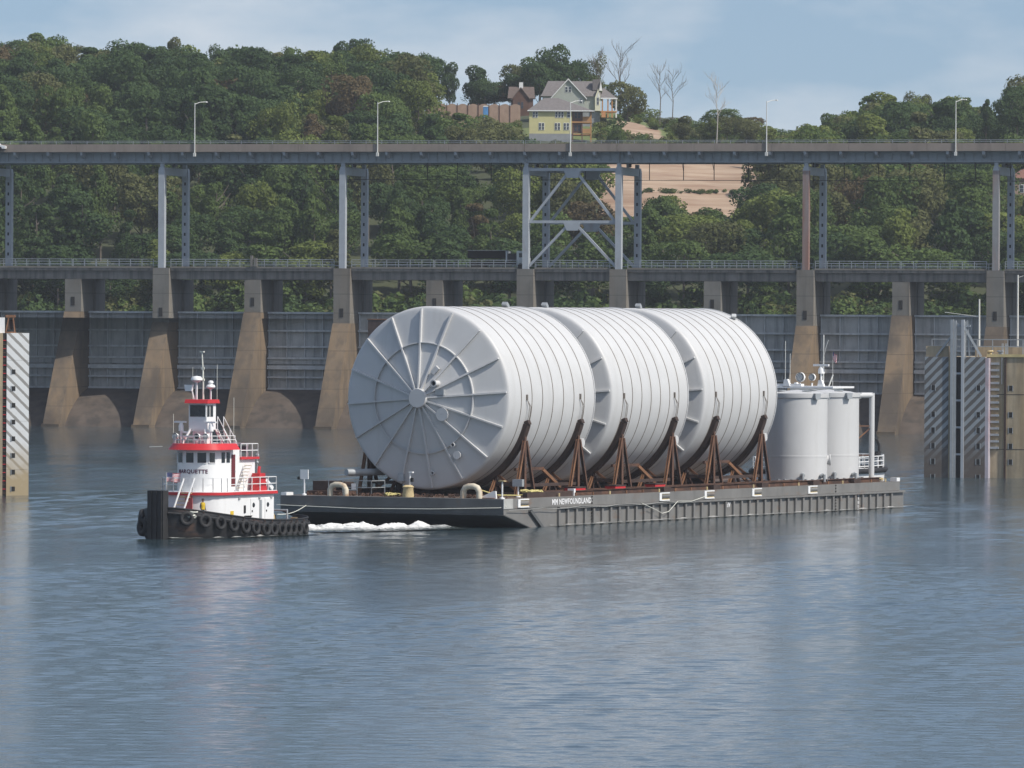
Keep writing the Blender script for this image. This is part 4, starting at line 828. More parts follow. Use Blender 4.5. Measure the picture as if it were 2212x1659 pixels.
# ------------------------------------------------------------------ deckhand
def person():
    t_ = thing('person', 'person in yellow vest standing on the tugboat side deck', 'person', tw(7.75, 2.15, 1.34), TROT + R(75))
    J = {'pel': (0,0,.95,.15), 'wst': (0,0,1.1,.135), 'chs': (0,.0,1.32,.165), 'nck': (0,0,1.50,.06), 'hd0': (.01,0,1.60,.075), 'hd1': (.015,0,1.69,.095), 'hd2': (0,0,1.76,.06)}
    E_ = [('pel','wst'),('wst','chs'),('chs','nck'),('nck','hd0'),('hd0','hd1'),('hd1','hd2')]
    for s_, n in ((1,'l'),(-1,'r')):
        J.update({'sh'+n: (0,s_*.19,1.42,.07), 'el'+n: (-.03,s_*.25,1.14,.05), 'wr'+n: (.10,s_*.23,.90,.035), 'ha'+n: (.13,s_*.225,.83,.04),
            'hp'+n: (0,s_*.1,.90,.10), 'kn'+n: (.02,s_*.11,.5,.065), 'an'+n: (-.02,s_*.11,.09,.045), 'to'+n: (.16,s_*.13,.035,.04)})
        E_ += [('chs','sh'+n),('sh'+n,'el'+n),('el'+n,'wr'+n),('wr'+n,'ha'+n),('pel','hp'+n),('hp'+n,'kn'+n),('kn'+n,'an'+n),('an'+n,'to'+n)]
        for i in range(4):
            J['f%s%d' % (n,i)] = (.155+.008*i, s_*(.20+.018*i), .775-.01*(i % 3), .011); J['g%s%d' % (n,i)] = (.165+.006*i, s_*(.205+.016*i), .735-.008*(i % 2), .009)
            E_ += [('ha'+n, 'f%s%d' % (n,i)), ('f%s%d' % (n,i), 'g%s%d' % (n,i))]
        J['t'+n] = (.165, s_*.19, .84, .012); J['u'+n] = (.185, s_*.185, .80, .010); E_ += [('ha'+n,'t'+n), ('t'+n,'u'+n)]
    ks = list(J); me = bpy.data.meshes.new('body'); me.from_pydata([J[k_][:3] for k_ in ks], [(ks.index(a), ks.index(b)) for a, b in E_], [])
    o = link('body', me, t_); o.modifiers.new('skin', 'SKIN'); o.modifiers.new('sub', 'SUBSURF').levels = 1; o.modifiers['sub'].render_levels = 1
    for i, k_ in enumerate(ks): me.skin_vertices[0].data[i].radius = (J[k_][3],)*2; me.skin_vertices[0].data[i].use_root = (k_ == 'pel')
    dg = bpy.context.evaluated_depsgraph_get(); m2 = bpy.data.meshes.new_from_object(o.evaluated_get(dg)); o.modifiers.clear(); o.data = m2
    m2.materials.clear()
    for m_ in (M_skin, M_cloth, M_black): m2.materials.append(m_)
    for p in m2.polygons:
        z = p.center.z; p.material_index = 0 if (z > 1.5 or (z < .9 and abs(p.center.y) > .17)) else (2 if z < .1 else 1); p.use_smooth = True
    def shell(z): return np.interp(z, [.92, 1.05, 1.2, 1.4, 1.48], [.20, .18, .19, .22, .15])
    prof = [.95, 1.05, 1.2, 1.38, 1.46, 1.5]; vs = []; fs = []; nn = 16
    for z in prof:
        r_ = shell(z)
        for j in range(nn): a = 2*math.pi*j/nn; vs.append((r_*.82*math.cos(a), r_*1.05*math.sin(a), z))
    for i in range(len(prof)-1):
        for j in range(nn): fs.append((i*nn+j, i*nn+(j+1) % nn, (i+1)*nn+(j+1) % nn, (i+1)*nn+j))
    MB().add(vs, fs).build('safety_vest', M_ylw, t_, 60)
    MB().lathe([(.108, 1.70), (.11, 1.74), (.095, 1.79), (.05, 1.82), (.01, 1.825)], 14, (0,0,0)).build('hair', M_cloth, t_, 60)
    MB().prism([(-.012,1.655),(.012,1.655),(.008,1.70),(-.008,1.70)], lambda a, b, t: (.095+t, a, b), 0, .03).build('nose', M_skin, t_)
    for y in (-.035, .035): MB().ball((.095, y, 1.705), .012, 6).build('eye', M_dark, t_)
    MB().box(.098, .104, -.025, .025, 1.625, 1.632).build('mouth', M_dkrust, t_)
    for s_ in (-1, 1): MB().ball((0, s_*.1, 1.68), .028, 6).build('ear', M_skin, t_)
person()

# ------------------------------------------------------------------ second boat pushing at the barge stern
PLOC = bw(-BL - 1.2, -2.8, 0)
pb = thing('pushboat', 'white workboat mostly hidden behind the silos with searchlights showing above', 'towboat', PLOC, BROT)
PS = [(0, 2.6, 3.1), (-1.0, 3.3, 3.1), (-4, 3.5, 3.0), (-12, 3.5, 3.0), (-16.5, 3.4, 3.05), (-18.3, 2.7, 3.1), (-19.2, 1.6, 3.15)]
hv = []; hf = []
for x, b, z in PS: hv += [(x, b, z), (x, b*.96, 0), (x, b*.9, -.8), (x, -b*.9, -.8), (x, -b*.96, 0), (x, -b, z)]
for i in range(len(PS)-1):
    for j in range(6): hf.append((i*6+j, i*6+(j+1) % 6, i*6+6+(j+1) % 6, i*6+6+j))
hf += [tuple(range(6))[::-1], tuple((len(PS)-1)*6+j for j in range(6))]
MB().add(hv, hf).build('hull', M_white, pb, 30)
MB().tube([(x, b+.1, z) for x, b, z in PS] + [(x, -b-.1, z) for x, b, z in PS[::-1]], .26, 8, True).build('black_fender', M_black, pb, 50)
railing([(x, b-.1, z) for x, b, z in PS] + [(x, -b+.1, z) for x, b, z in PS[::-1]], 1.35, (1, .66, .33), 1.2, .04).build('railing', M_white, pb)
box('deckhouse', (-11.2, -3.5, -3.0, 1.6, 3.12, 6.2), M_white, pb); box('upper_house', (-11.4, -6.5, -3.3, .9, 6.202, 8.6), M_white, pb); box('wheelhouse', (-13, -9, -3.1, .7, 8.602, 10.9), M_white, pb)
for y0, y1 in ((-2.9,-1.9), (-1.7,-.7), (-.5,.5)): box('window', (-8.998, -8.97, y0, y1, 9.6, 10.5), M_glass, pb)
MB().box(-13.5, -8.6, -4.4, 1.6, 10.902, 11.08).build('roof', M_white, pb)
def plight(x, y, r_):
    c_ = Vector((x, y, 11.95)); sl = MB(); sl.lathe([(.01,-.75*r_/.5),(r_*.55,-.7*r_/.5),(r_*.6,-.2),(r_,-.15),(r_,.12)], 18, c_, 'x'); sl.beam((x,y,11.08),(x,y,11.4),.12)
    o = sl.build('searchlight', M_white, pb, 40); MB().lathe([(.01,.11),(r_*.62,.11)], 18, c_, 'x').build('lens', M_galv, o)
plight(-9.5, -2.25, .46); plight(-9.7, -1.1, .34)
rr_ = MB(); rr_.box(-10.6,-10.35,-1.3,.3,13.0,13.2); rr_.lathe([(.32,12.3),(.3,12.7),(.12,13.0)], 14, (-10.5,-.5,0)); rr_.tube([(-10.5,-.5,11.08),(-10.5,-.5,12.4)], .1, 8); rr_.build('radar', M_white, pb, 40)
MB().tube([(-11,-.5,11.1),(-11,-.5,16.0)], .06, 6).tube([(-11,-.5,13.9),(-11,-.2,15.0),(-11,0,15.5)], .03, 5).tube([(-10.5,.3,11.1),(-10.8,.6,12.2)], .06, 6).build('mast', M_lamp, pb)
MB().tube([(-9,-3.6,10.9),(-9,-3.6,15.4)], .035, 5).tube([(-9,-3.1,10.9),(-9,-3.1,14.2)], .03, 5).build('whip_antenna', M_lamp, pb)
for x, y, s_ in ((-9,-3.3,1.0), (-9.2,-2.4,.6), (-9.4, .1, .9)):
    MB().prism([(-.4,0),(.4,0),(.1,.75),(-.25,.75)], lambda a, b, t: (x+t, y+a*s_, 11.0+b*s_), 0, .4).build('vent_cowl', M_white, pb)
MB().box(-9.4, -8.7, -4.6, -1.8, 10.905, 11.3).build('roof_locker', M_white, pb)
dv_ = MB(); dv_.tube([(-13.5,3.2,6.4),(-16.6,2.6,5.9),(-17.6,2.4,5.4),(-17.6,2.4,3.2)], .12, 8); dv_.beam((-16.9,2.5,4.6),(-18.2,2.4,3.2),.12); dv_.box(-17.9,-17.2,1.9,2.5,4.2,4.8); dv_.build('davit', M_black, pb, 40)
flag('ensign', 'red striped flag flying above the silos on the hidden workboat', bw(-BL-1.2-11.6, -2.6, 11.08), 3.3, 1.1, .75, R(-70), .7, 0)

# ------------------------------------------------------------------ foam
def foam_mat():
    m = bpy.data.materials.new('white_water_foam'); m.use_nodes = True; t = m.node_tree; b = t.nodes['Principled BSDF']; l = t.links.new
    co = N(t, 'ShaderNodeTexCoord'); fm = N(t, 'ShaderNodeMapping'); fm.inputs['Scale'].default_value = (.7, 1.2, 2.2); l(co.outputs['Object'], fm.inputs[0]); n = N(t, 'ShaderNodeTexNoise', Scale=2.6, Detail=10.0, Roughness=.8, Distortion=1.0); l(fm.outputs[0], n.inputs[0])
    at_ = N(t, 'ShaderNodeAttribute', attribute_name='foam'); ad = N(t, 'ShaderNodeMath', operation='MULTIPLY_ADD'); ad.inputs[1].default_value = .55; l(at_.outputs['Fac'], ad.inputs[0]); l(n.outputs[0], ad.inputs[2])
    r = N(t, 'ShaderNodeValToRGB'); r.color_ramp.elements[0].position = .70; r.color_ramp.elements[1].position = .98; l(ad.outputs[0], r.inputs[0])
    mx_ = N(t, 'ShaderNodeMix', data_type='RGBA'); mx_.inputs[6].default_value = (.05,.065,.062,1); mx_.inputs[7].default_value = (.72,.715,.69,1); l(r.outputs[0], mx_.inputs[0]); l(mx_.outputs[2], b.inputs['Base Color'])
    rr = N(t, 'ShaderNodeMapRange'); rr.inputs[3].default_value = .1; rr.inputs[4].default_value = .9; l(r.outputs[0], rr.inputs[0]); l(rr.outputs[0], b.inputs['Roughness'])
    tr_ = N(t, 'ShaderNodeBsdfTransparent'); ms = N(t, 'ShaderNodeMixShader'); r2 = N(t, 'ShaderNodeValToRGB'); r2.color_ramp.elements[0].position = .52; r2.color_ramp.elements[1].position = .62; l(ad.outputs[0], r2.inputs[0])
    l(r2.outputs[0], ms.inputs[0]); l(tr_.outputs[0], ms.inputs[1]); l(b.outputs[0], ms.inputs[2]); l(ms.outputs[0], t.nodes['Material Output'].inputs['Surface'])
    return m
M_foam = foam_mat()
from mathutils import noise as mn
def foam_patch(name, lab, fn, nu, nv):
    vs = []; fv = []
    for i in range(nu+1):
        for j in range(nv+1):
            p, f = fn(i/nu, j/nv); vs.append(p); fv.append(f)
    me = bpy.data.meshes.new(name); me.from_pydata(vs, [], [(i*(nv+1)+j, i*(nv+1)+j+1, (i+1)*(nv+1)+j+1, (i+1)*(nv+1)+j) for i in range(nu) for j in range(nv)])
    a = me.attributes.new('foam', 'FLOAT', 'POINT'); a.data.foreach_set('value', fv); me.materials.append(M_foam)
    me.polygons.foreach_set('use_smooth', [True]*len(me.polygons)); fix_normals(me); o = link(name, me); return struct(o, 'stuff', lab)
fa, fb = tw(-7.4, .6), Vector((-2.9, 559.8, 0))
def wash(u, v):
    c_ = fa.lerp(fb, u); wd = 8.5 - 3*u; dirn = Vector((-.45, .9, 0)); e = (v*2-1); p = c_ + dirn*(v*wd - 1.6)
    env = max(0, 1 - abs(e)**2.6) * min(1, u*9 + .45) * max(0, 1 - max(0, (u-.6)/.4)**2)
    nz_ = mn.fractal(Vector((p.x*.6, p.y*.45, 2.)), .85, 2.1, 5); cr = max(0, 1 - abs(e - .35 - .2*math.sin(u*7))*1.9) + .55*max(0, 1 - abs(e + .5 + .15*math.sin(u*9))*2.4)
    z = .03 + env*((.80 - .42*u)*cr*(.85 + .5*nz_) + .14*nz_ + .10*abs(mn.noise(Vector((p.x*2.1, p.y*1.6, 0)))) + .07*abs(mn.noise(Vector((p.x*5, p.y*4, 7)))))
    return (p.x, p.y, .04 + max(.0, z)), env*(.68 + .42*cr + .6*nz_)
foam_patch('propeller_wash', 'white churning propeller wash behind the tugboat', wash, 220, 80)
def side(u, v):
    x = BL - 8 - u*(2*BL - 9); p = bw(x, BB + .2 + v*1.1); nz_ = mn.noise(Vector((x*.5, v*2, 0)))
    return (p.x, p.y, .06 + .09*(1-v)*(.6 + nz_)), (1-v)*(.62 + .5*nz_)
foam_patch('hull_foam', 'thin foam line along the barge waterline', side, 200, 5)
def stern(u, v):
    p = bw(-BL - u*13, BB - 1 + (v-.5)*4*(1+u)); nz_ = mn.noise(Vector((p.x*.8, p.y*.5, 0)))
    return (p.x, p.y, .05 + .12*(1-u)*max(0, nz_)), (1-u)*(.45 + .6*nz_)*(1-abs(2*v-1))
foam_patch('stern_foam', 'faint foam trailing off the barge stern', stern, 40, 16)
def bowf(u, v):
    x = 10.8 - u*19; b, _ = bhalf(x); p = tw(x*.99, b + .05 + v*.9*(1+u)); nz_ = mn.noise(Vector((x*.9, v*2, 4)))
    return (p.x, p.y, .06 + .12*(1-v)*max(0, .4+nz_)), (1-v)*(.5 + .55*nz_)
foam_patch('tug_foam', 'thin foam line along the tugboat waterline', bowf, 80, 6)

# ------------------------------------------------------------------ hills behind the dam
SKY = [(-900,95),(-400,85),(-100,82),(0,75),(60,72),(120,55),(165,62),(200,95),(250,90),(300,74),(350,84),(380,78),(415,95),(440,104),(470,108),(490,88),(520,84),(580,92),(650,100),(720,90),(800,80),(850,84),(900,98),(940,98),(965,112),(985,132),(1010,138),
    (1060,148),(1098,155),(1115,128),(1150,118),(1190,86),(1215,108),(1250,122),(1290,128),(1330,150),(1365,160),(1390,205),(1450,230),(1520,258),(1560,230),(1590,238),(1640,255),(1700,268),(1750,258),(1800,238),(1850,225),(1900,203),
    (1960,195),(2005,200),(2040,186),(2075,205),(2120,213),(2150,258),(2165,262),(2180,175),(2212,162),(2300,175),(2600,190),(3100,200)]
sky_y = lambda x: float(np.interp(x, [a for a, _ in SKY], [b for _, b in SKY]))
GR = [(-900,80),(0,82),(500,92),(900,105),(1020,118),(1140,105),(1320,112),(1420,140),(1500,165),(1650,175),(1800,190),(2000,185),(2250,190),(3100,200)]
SH, RG = 1225.0, 1590.0
def ridge(X):
    x = 1106 + X*FOC/1600; y = float(np.interp(x, [a for a, _ in GR], [b for _, b in GR])); return CAM_H + (HOR - y)*1600/FOC - 15 - 17
def ground(X, Y):
    v = (Y - SH)/(RG - SH)
    if v < 0: return 17 + v*60
    b = 17 + ridge(X)*(1 - (1 - min(1, v))**1.6)
    if v > 1: b -= min(35, (v-1)*50)
    return b + 1.2*mn.noise(Vector((X*.03, Y*.03, 0)))*min(1, max(0, v*6))
def hit(x, y):
    Y = 1232.
    while Y < 1600:
        p = at(x, y, Y)
        if ground(p.x, Y) > p.z: return p
        Y += 1.5
    return at(x, y, 1590)
DIRT = [[(1255,346),(1400,340),(1560,340),(1640,352),(1655,400),(1640,455),(1560,470),(1420,465),(1330,475),(1285,440),(1270,400)],
        [(1345,262),(1375,266),(1410,280),(1460,303),(1390,306),(1355,300),(1338,280)],
        [(1770,395),(1850,402),(1845,440),(1800,452),(1770,430)], [(2070,398),(2122,380),(2125,440),(2095,452)]]
DW = [[(lambda p: (p.x, p.y))(hit(x, y)) for x, y in poly] for poly in DIRT]
def inpoly(X, Y, poly):
    c_ = False; j = len(poly)-1
    for i in range(len(poly)):
        (xi, yi), (xj, yj) = poly[i], poly[j]
        if (yi > Y) != (yj > Y) and X < (xj-xi)*(Y-yi)/(yj-yi) + xi: c_ = not c_
        j = i
    return c_
GRASS = [(lambda p: (p.x, p.y))(hit(x, y)) for x, y in [(1130,285),(1150,298),(1300,306),(1470,306),(1430,280),(1330,240),(1290,242)]]
def terrain():
    xs = sorted(set(list(np.arange(-1400, -170, 40.)) + list(np.arange(-170, 171, 3.)) + list(np.arange(171, 1401, 40.))))
    ys = list(np.arange(1205, 1640, 3.)) + list(np.arange(1640, 2601, 40.))
    nx, ny = len(xs), len(ys); vs = [(x, y, ground(x, y)) for x in xs for y in ys]
    me = bpy.data.meshes.new('hillside'); me.from_pydata(vs, [], [(i*ny+j, (i+1)*ny+j, (i+1)*ny+j+1, i*ny+j+1) for i in range(nx-1) for j in range(ny-1)])
    dv = [1.0 if (abs(v[0]) < 170 and 1220 < v[1] < 1600 and any(inpoly(v[0], v[1], q_) for q_ in DW)) else 0.0 for v in vs]
    gv = [1.0 if (abs(v[0]) < 170 and 1400 < v[1] < 1600 and inpoly(v[0], v[1], GRASS)) else 0.0 for v in vs]
    for nm, d_ in (('dirt', dv), ('lawn', gv)): a = me.attributes.new(nm, 'FLOAT', 'POINT'); a.data.foreach_set('value', d_)
    me.polygons.foreach_set('use_smooth', [True]*len(me.polygons))
    m = bpy.data.materials.new('hillside_ground'); m.use_nodes = True; t = m.node_tree; b = t.nodes['Principled BSDF']; l = t.links.new; b.inputs['Roughness'].default_value = .95
    co = N(t, 'ShaderNodeTexCoord'); n = N(t, 'ShaderNodeTexNoise', Scale=.16, Detail=8.0, Roughness=.7); l(co.outputs['Object'], n.inputs[0])
    ma = N(t, 'ShaderNodeMapping'); ma.inputs['Scale'].default_value = (.035, .03, 1.4); l(co.outputs['Object'], ma.inputs[0])
    n2 = N(t, 'ShaderNodeTexNoise', Scale=1.0, Detail=6.0, Roughness=.65); l(ma.outputs[0], n2.inputs[0])
    base = N(t, 'ShaderNodeMix', data_type='RGBA'); base.inputs[6].default_value = (.035,.045,.02,1); base.inputs[7].default_value = (.075,.085,.035,1); l(n.outputs[0], base.inputs[0])
    rr = N(t, 'ShaderNodeValToRGB'); rr.color_ramp.elements[0].position = .35; rr.color_ramp.elements[1].position = .68; l(n2.outputs[0], rr.inputs[0])
    soil = N(t, 'ShaderNodeMix', data_type='RGBA'); soil.inputs[6].default_value = (.27,.17,.11,1); soil.inputs[7].default_value = (.45,.34,.24,1); l(rr.outputs[0], soil.inputs[0])
    prev = base.outputs[2]
    for nm, src in (('lawn', None), ('dirt', soil)):
        a = N(t, 'ShaderNodeAttribute', attribute_name=nm); ad = N(t, 'ShaderNodeMath', operation='MULTIPLY_ADD'); ad.inputs[1].default_value = .9; l(n.outputs[0], ad.inputs[0]); l(a.outputs['Fac'], ad.inputs[2])
        r3 = N(t, 'ShaderNodeValToRGB'); r3.color_ramp.elements[0].position = .70; r3.color_ramp.elements[1].position = 1.0; l(ad.outputs[0], r3.inputs[0])
        mx_ = N(t, 'ShaderNodeMix', data_type='RGBA'); l(r3.outputs[0], mx_.inputs[0]); l(prev, mx_.inputs[6]); mx_.inputs[7].default_value = (.13,.16,.05,1)
        if src: l(src.outputs[2], mx_.inputs[7])
        prev = mx_.outputs[2]
    l(prev, b.inputs['Base Color']); me.materials.append(m); fix_normals(me)
    return struct(link('hillside', me), label='wooded hillside beyond the reservoir with bare soil cuts')
terrain()
struct(MB().add([(-1500,1098.1,17.4),(1500,1098.1,17.4),(1500,1240,17.4),(-1500,1240,17.4)], [(0,1,2,3)]).build('reservoir_water', M_water), label='reservoir water held behind the dam gates')

# ------------------------------------------------------------------ houses on the hill
M_ysid = mat('yellow_siding', (.56, .52, .27), .8, .06, 1); M_gsid = mat('grey_green_siding', (.37, .39, .35), .8, .06, 1); M_roofg = mat('grey_shingle', (.17, .155, .15), .9, .15, 2)
M_roofb = mat('brown_shingle', (.13, .10, .085), .9, .15, 2); M_trim = mat('white_trim', (.75, .75, .73), .6, .03, 1); M_wood = mat('orange_timber', (.45, .24, .10), .7, .15, 1); M_found = mat('grey_blockwork', (.28, .29, .30), .9, .1, 1)
M_cab = mat('brown_log', (.15, .09, .07), .8, .15, 1); M_pane = mat('house_window_glass', (.05, .06, .075), .1, .1, 1)
def house_win(par, x0, x1, z0, z1, y, n=1, m=M_trim):
    w_ = (x1-x0)/n
    for i in range(n):
        a, b = x0 + i*w_ + .04, x0 + (i+1)*w_ - .04
        f = MB().box(a, b, y-.06, y-.002, z0, z1).build('window', m, par)
        MB().box(a+.09, b-.09, y-.09, y-.062, z0+.1, (z0+z1)/2-.04).box(a+.09, b-.09, y-.09, y-.062, (z0+z1)/2+.04, z1-.1).build('pane', M_pane, f)
def gable(mb_pts, par, name, m): return mb_pts.build(name, m, par)
def pxm(x, Y, x0, y=240): return at(x, y, Y).x - x0
b0 = at(1143, 292, 1450)
hy = thing('yellow_house', 'yellow two storey house with grey hipped roof and timber porch on hill', 'house', (b0.x, 1450, b0.z))
box('foundation', (0, 9.1, 0, 9, -4, .35), M_found, hy); box('wall', (0, 9.1, .02, 9, .352, 5.35), M_ysid, hy)
rf = MB().add([(-.4,-.5,5.3),(13.9,-.5,5.2),(13.9,9.5,5.2),(-.4,9.5,5.3),(3.2,4.5,8.1),(6.2,4.5,8.1)], [(0,1,5,4),(1,2,5),(2,3,4,5),(3,0,4),(0,3,2,1)]).build('roof', M_roofg, hy)
MB().box(-.42, 13.92, -.54, -.5, 5.12, 5.34).build('fascia', M_trim, rf)
house_win(hy, .7, 1.9, 3.75, 5.1, .02, 2); house_win(hy, 5.5, 7.4, 3.75, 5.1, .02, 3); house_win(hy, 8.0, 8.9, 3.75, 5.1, .02, 1); house_win(hy, 2.0, 3.3, 1.1, 2.7, .02, 2); house_win(hy, 5.4, 6.7, 1.1, 2.7, .02, 2); house_win(hy, 7.3, 8.6, 1.1, 2.7, .02, 2)
pc = MB().box(9.102, 13.3, .6, 8, .1, .4).build('porch_floor', M_wood, hy); MB().box(9.102, 13.4, .4, 8, 2.7, 3.0).build('porch_floor', M_wood, hy)
for x, y in ((9.3,.6),(11.3,.6),(13.2,.6),(13.2,3.5),(13.2,6.5)): box('porch_post', (x-.12, x+.12, y-.12, y+.12, -1.5, 5.2), M_cab if x < 12 else M_wood, hy)
MB().box(9.102, 9.2, .5, 8, .4, 5.2).build('porch_wall', M_cab, hy)
box('porch_screen', (9.3, 11.2, .9, 1.0, .5, 5.1), M_cab, hy)
house_win(hy, 9.6, 11.0, 3.6, 5.0, .9, 2, M_cab); house_win(hy, 9.6, 11.0, .9, 2.3, .9, 2, M_cab)
for z in (.45, 3.05): MB().box(11.3, 13.25, .5, .62, z, z+1.0).box(13.15, 13.3, .6, 8, z, z+1.0).build('porch_rail', M_wood, hy)
b1 = at(1172, 242, 1500)
hg = thing('grey_house', 'pale grey green house with tall front gable behind the yellow house', 'house', (b1.x, 1500, b1.z))
q_ = lambda x: (x-1172)/9.78
box('foundation', (0, q_(1296), 0, 8, -4, .3), M_found, hg); box('wall', (0.01, q_(1296)-.01, .01, 8, .302, 3.7), M_gsid, hg)
rf = MB().add([(-.4,-.5,3.5),(q_(1300),-.5,3.5),(q_(1300),8.5,3.5),(-.4,8.5,3.5),(1.2,4,7.0),(q_(1288),4,7.0)], [(0,1,5,4),(1,2,5),(2,3,4,5),(3,0,4),(0,3,2,1)]).build('roof', M_roofg, hg)
g0, g1, gp = q_(1190), q_(1266), q_(1227)
MB().prism([(g0+.35, .3), (g1-.35, .3), (g1-.35, 3.3), (gp, 7.15), (g0+.35, 3.3)], lambda a, b, t: (a, t, b), -1.5, 3.9).build('gable_wall', M_gsid, hg)
rr_ = MB()
for s0, s1 in (((g0-.1, 3.1), (gp, 7.45)), ((gp, 7.45), (g1+.1, 3.1))): rr_.prism([s0, s1, (s1[0], s1[1]-.22), (s0[0], s0[1]-.22)], lambda a, b, t: (a, t, b), -1.9, 4.6)
rr_.build('gable_roof', M_roofg, hg)
rk = MB()
for s0, s1 in (((g0-.15, 3.0), (gp, 7.4)), ((gp, 7.4), (g1+.15, 3.0))): rk.prism([s0, s1, (s1[0], s1[1]-.3), (s0[0], s0[1]-.3)], lambda a, b, t: (a, t, b), -1.95, -1.905)
rk.build('rake_trim', M_trim, hg)
house_win(hg, gp-.75, gp+.75, 4.3, 5.6, -1.5, 2); house_win(hg, q_(1250), q_(1259), 1.9, 2.9, -1.5, 1)
e_ = MB().prism([(q_(1286)-.1, .3), (q_(1297), .3), (q_(1297), 3.3), (q_(1291.5), 5.2), (q_(1286)-.1, 3.3)], lambda a, b, t: (a, t, b), -.8, 3).build('entry_gable', mat('cream_siding', (.68,.66,.5), .8, .05, 1), hg)
MB().prism([(q_(1290), 3.4), (q_(1295), 3.4), (q_(1292.5), 4.4)], lambda a, b, t: (a, t, b), -.85, -.802).build('gable_louver', M_trim, e_)
house_win(hg, q_(1288.5), q_(1294.5), 1.6, 3.3, -.8, 1)
MB().prism([(q_(1280), 4.9), (q_(1299), 4.9), (q_(1296), 7.3), (q_(1280), 7.3)], lambda a, b, t: (a, t, b), 1.0, 3.0).build('dormer_roof', M_roofg, hg)
MB().prism([(q_(1294), 4.8), (q_(1301), 4.8), (q_(1297.5), 6.9)], lambda a, b, t: (a, t, b), .6, .9).build('dormer_gable', M_trim, hg)
MB().add([(q_(1297),-1,3.2),(q_(1333),-1,3.1),(q_(1333),6,3.1),(q_(1297),6,3.2),(q_(1303),2,5.6)], [(0,1,4),(1,2,4),(2,3,4),(3,0,4),(0,3,2,1)]).build('porch_roof', M_roofg, hg)
MB().box(q_(1297), q_(1332), -.9, 6, .0, .3).build('porch_floor', M_wood, hg); MB().box(q_(1297), q_(1333.5), -1.02, -.9, 2.9, 3.2).build('porch_fascia', M_trim, hg)
for x in (1301, 1313, 1322, 1331): box('porch_post', (q_(x)-.15, q_(x)+.15, -.8, -.5, -1.2, 2.95), M_wood if x < 1330 else M_trim, hg)
for i in range(5): MB().box(q_(1299), q_(1308), -2.8+i*.4, -2.4+i*.4, -1.2, -1.0+i*.24).build('step', M_wood, hg)
b2 = at(1098, 243, 1530)
hc = thing('brown_cabin', 'brown timber cabin with small front gable left of the grey house', 'house', (b2.x, 1530, b2.z))
box('wall', (.6, 5.6, .0, 6, -3, 3.4), M_cab, hc)
MB().add([(-.2,-.4,3.2),(6.0,-.4,3.2),(6.0,6.4,3.2),(-.2,6.4,3.2),(.1,3,5.9),(5.8,3,5.9)], [(0,1,5,4),(1,2,5),(2,3,4,5),(3,0,4),(0,3,2,1)]).build('roof', M_roofb, hc)
MB().prism([(1.0,-3),(4.6,-3),(4.6,3.2),(2.8,5.4),(1.0,3.2)], lambda a, b, t: (a, t, b), -1.2, 2.5).build('gable_wall', M_brown, hc)
rk = MB()
for s0, s1 in (((.6,2.9),(2.8,5.7)), ((2.8,5.7),(5.0,2.9))): rk.prism([s0, s1, (s1[0], s1[1]-.25), (s0[0], s0[1]-.25)], lambda a, b, t: (a, t, b), -1.5, 2.6)
rk.build('gable_roof', M_roofb, hc); ch = MB().box(2.4, 3.3, 2.6, 3.4, 5.4, 6.9).build('chimney', M_trim, hc); house_win(hc, 2.0, 3.5, .8, 2.4, -1.2, 2, M_cab)
# retaining wall of arched panels, portable toilet, posts
b3 = at(920, 245, 1470); M_rw = mat('brown_block_panel', (.36, .25, .185), .9, .15, .8)
rwl = thing('retaining_wall', 'brown retaining wall of arched panels in front of the cabin', 'wall', (b3.x, 1470, b3.z))
for i in range(9):
    x = i*2.28; pts = [(x+.05, -3), (x+2.2, -3)] + [(x+2.2-2.15*j/8, 1.75 + .38*math.sin(math.pi*j/8)) for j in range(9)]
    MB().prism(pts, lambda a, b, t: (a, t, b), 0, .4).build('arched_panel', M_rw, rwl); MB().box(x-.13, x+.05, -.1, .5, -3, 2.2).build('pier', M_brown, rwl)
for i, x in enumerate((933, 950)):
    pp = at(x, 226, 1472); tag(MB().tube([(pp.x, 1472, pp.z-2.5), (pp.x, 1472, pp.z+1.5)], .1, 6).build('white_post', M_trim), ('white post above the left end of the arched retaining wall', 'second white post above the retaining wall, nearer the cabin')[i], 'post')
pp = at(1049, 246, 1468); wc = thing('portable_toilet', 'pale blue portable toilet in front of the retaining wall', 'toilet cabin', (pp.x, 1468, pp.z))
box('cabin', (-.55, .55, -.55, .55, -.8, 1.5), M_lblue, wc); MB().prism([(-.62,1.5),(.62,1.5),(.4,1.75),(-.4,1.75)], lambda a, b, t: (a, t, b), -.6, .6).build('roof', M_trim, wc); box('door', (-.4, .4, -.58, -.552, -.7, 1.35), M_lblue, wc)
b4 = at(2188, 425, 1330); ht = thing('tan_building', 'tan building with pink soil beside it at the right picture edge', 'house', (b4.x, 1330, b4.z))
box('wall', (0, 11, 0, 7, -4, 3.6), mat('tan_stucco', (.36,.26,.2), .8, .1, 1), ht); MB().prism([(-.5,3.6),(11.5,3.6),(9,5.4),(2,5.4)], lambda a, b, t: (a, t, b), -.6, 7.6).build('roof', mat('pink_tile', (.42,.22,.17), .9, .1, 1), ht); house_win(ht, 1.2, 2.2, .8, 2.4, 0, 1)
b5 = at(2164, 492, 1290); hr = thing('red_roof_house', 'low house with red roof half hidden by trees at right picture edge', 'house', (b5.x, 1290, b5.z))
box('wall', (.3, 10, 0, 6, -4, 1.7), mat('brick_wall', (.30,.17,.12), .8, .15, 1), hr); MB().prism([(-.3,1.7),(10.5,1.7),(9.5,3.0),(.8,3.0)], lambda a, b, t: (a, t, b), -.5, 6.5).build('roof', mat('red_roof', (.35,.09,.07), .8, .1, 1), hr); house_win(hr, 1.5, 2.7, .3, 1.4, 0, 1)

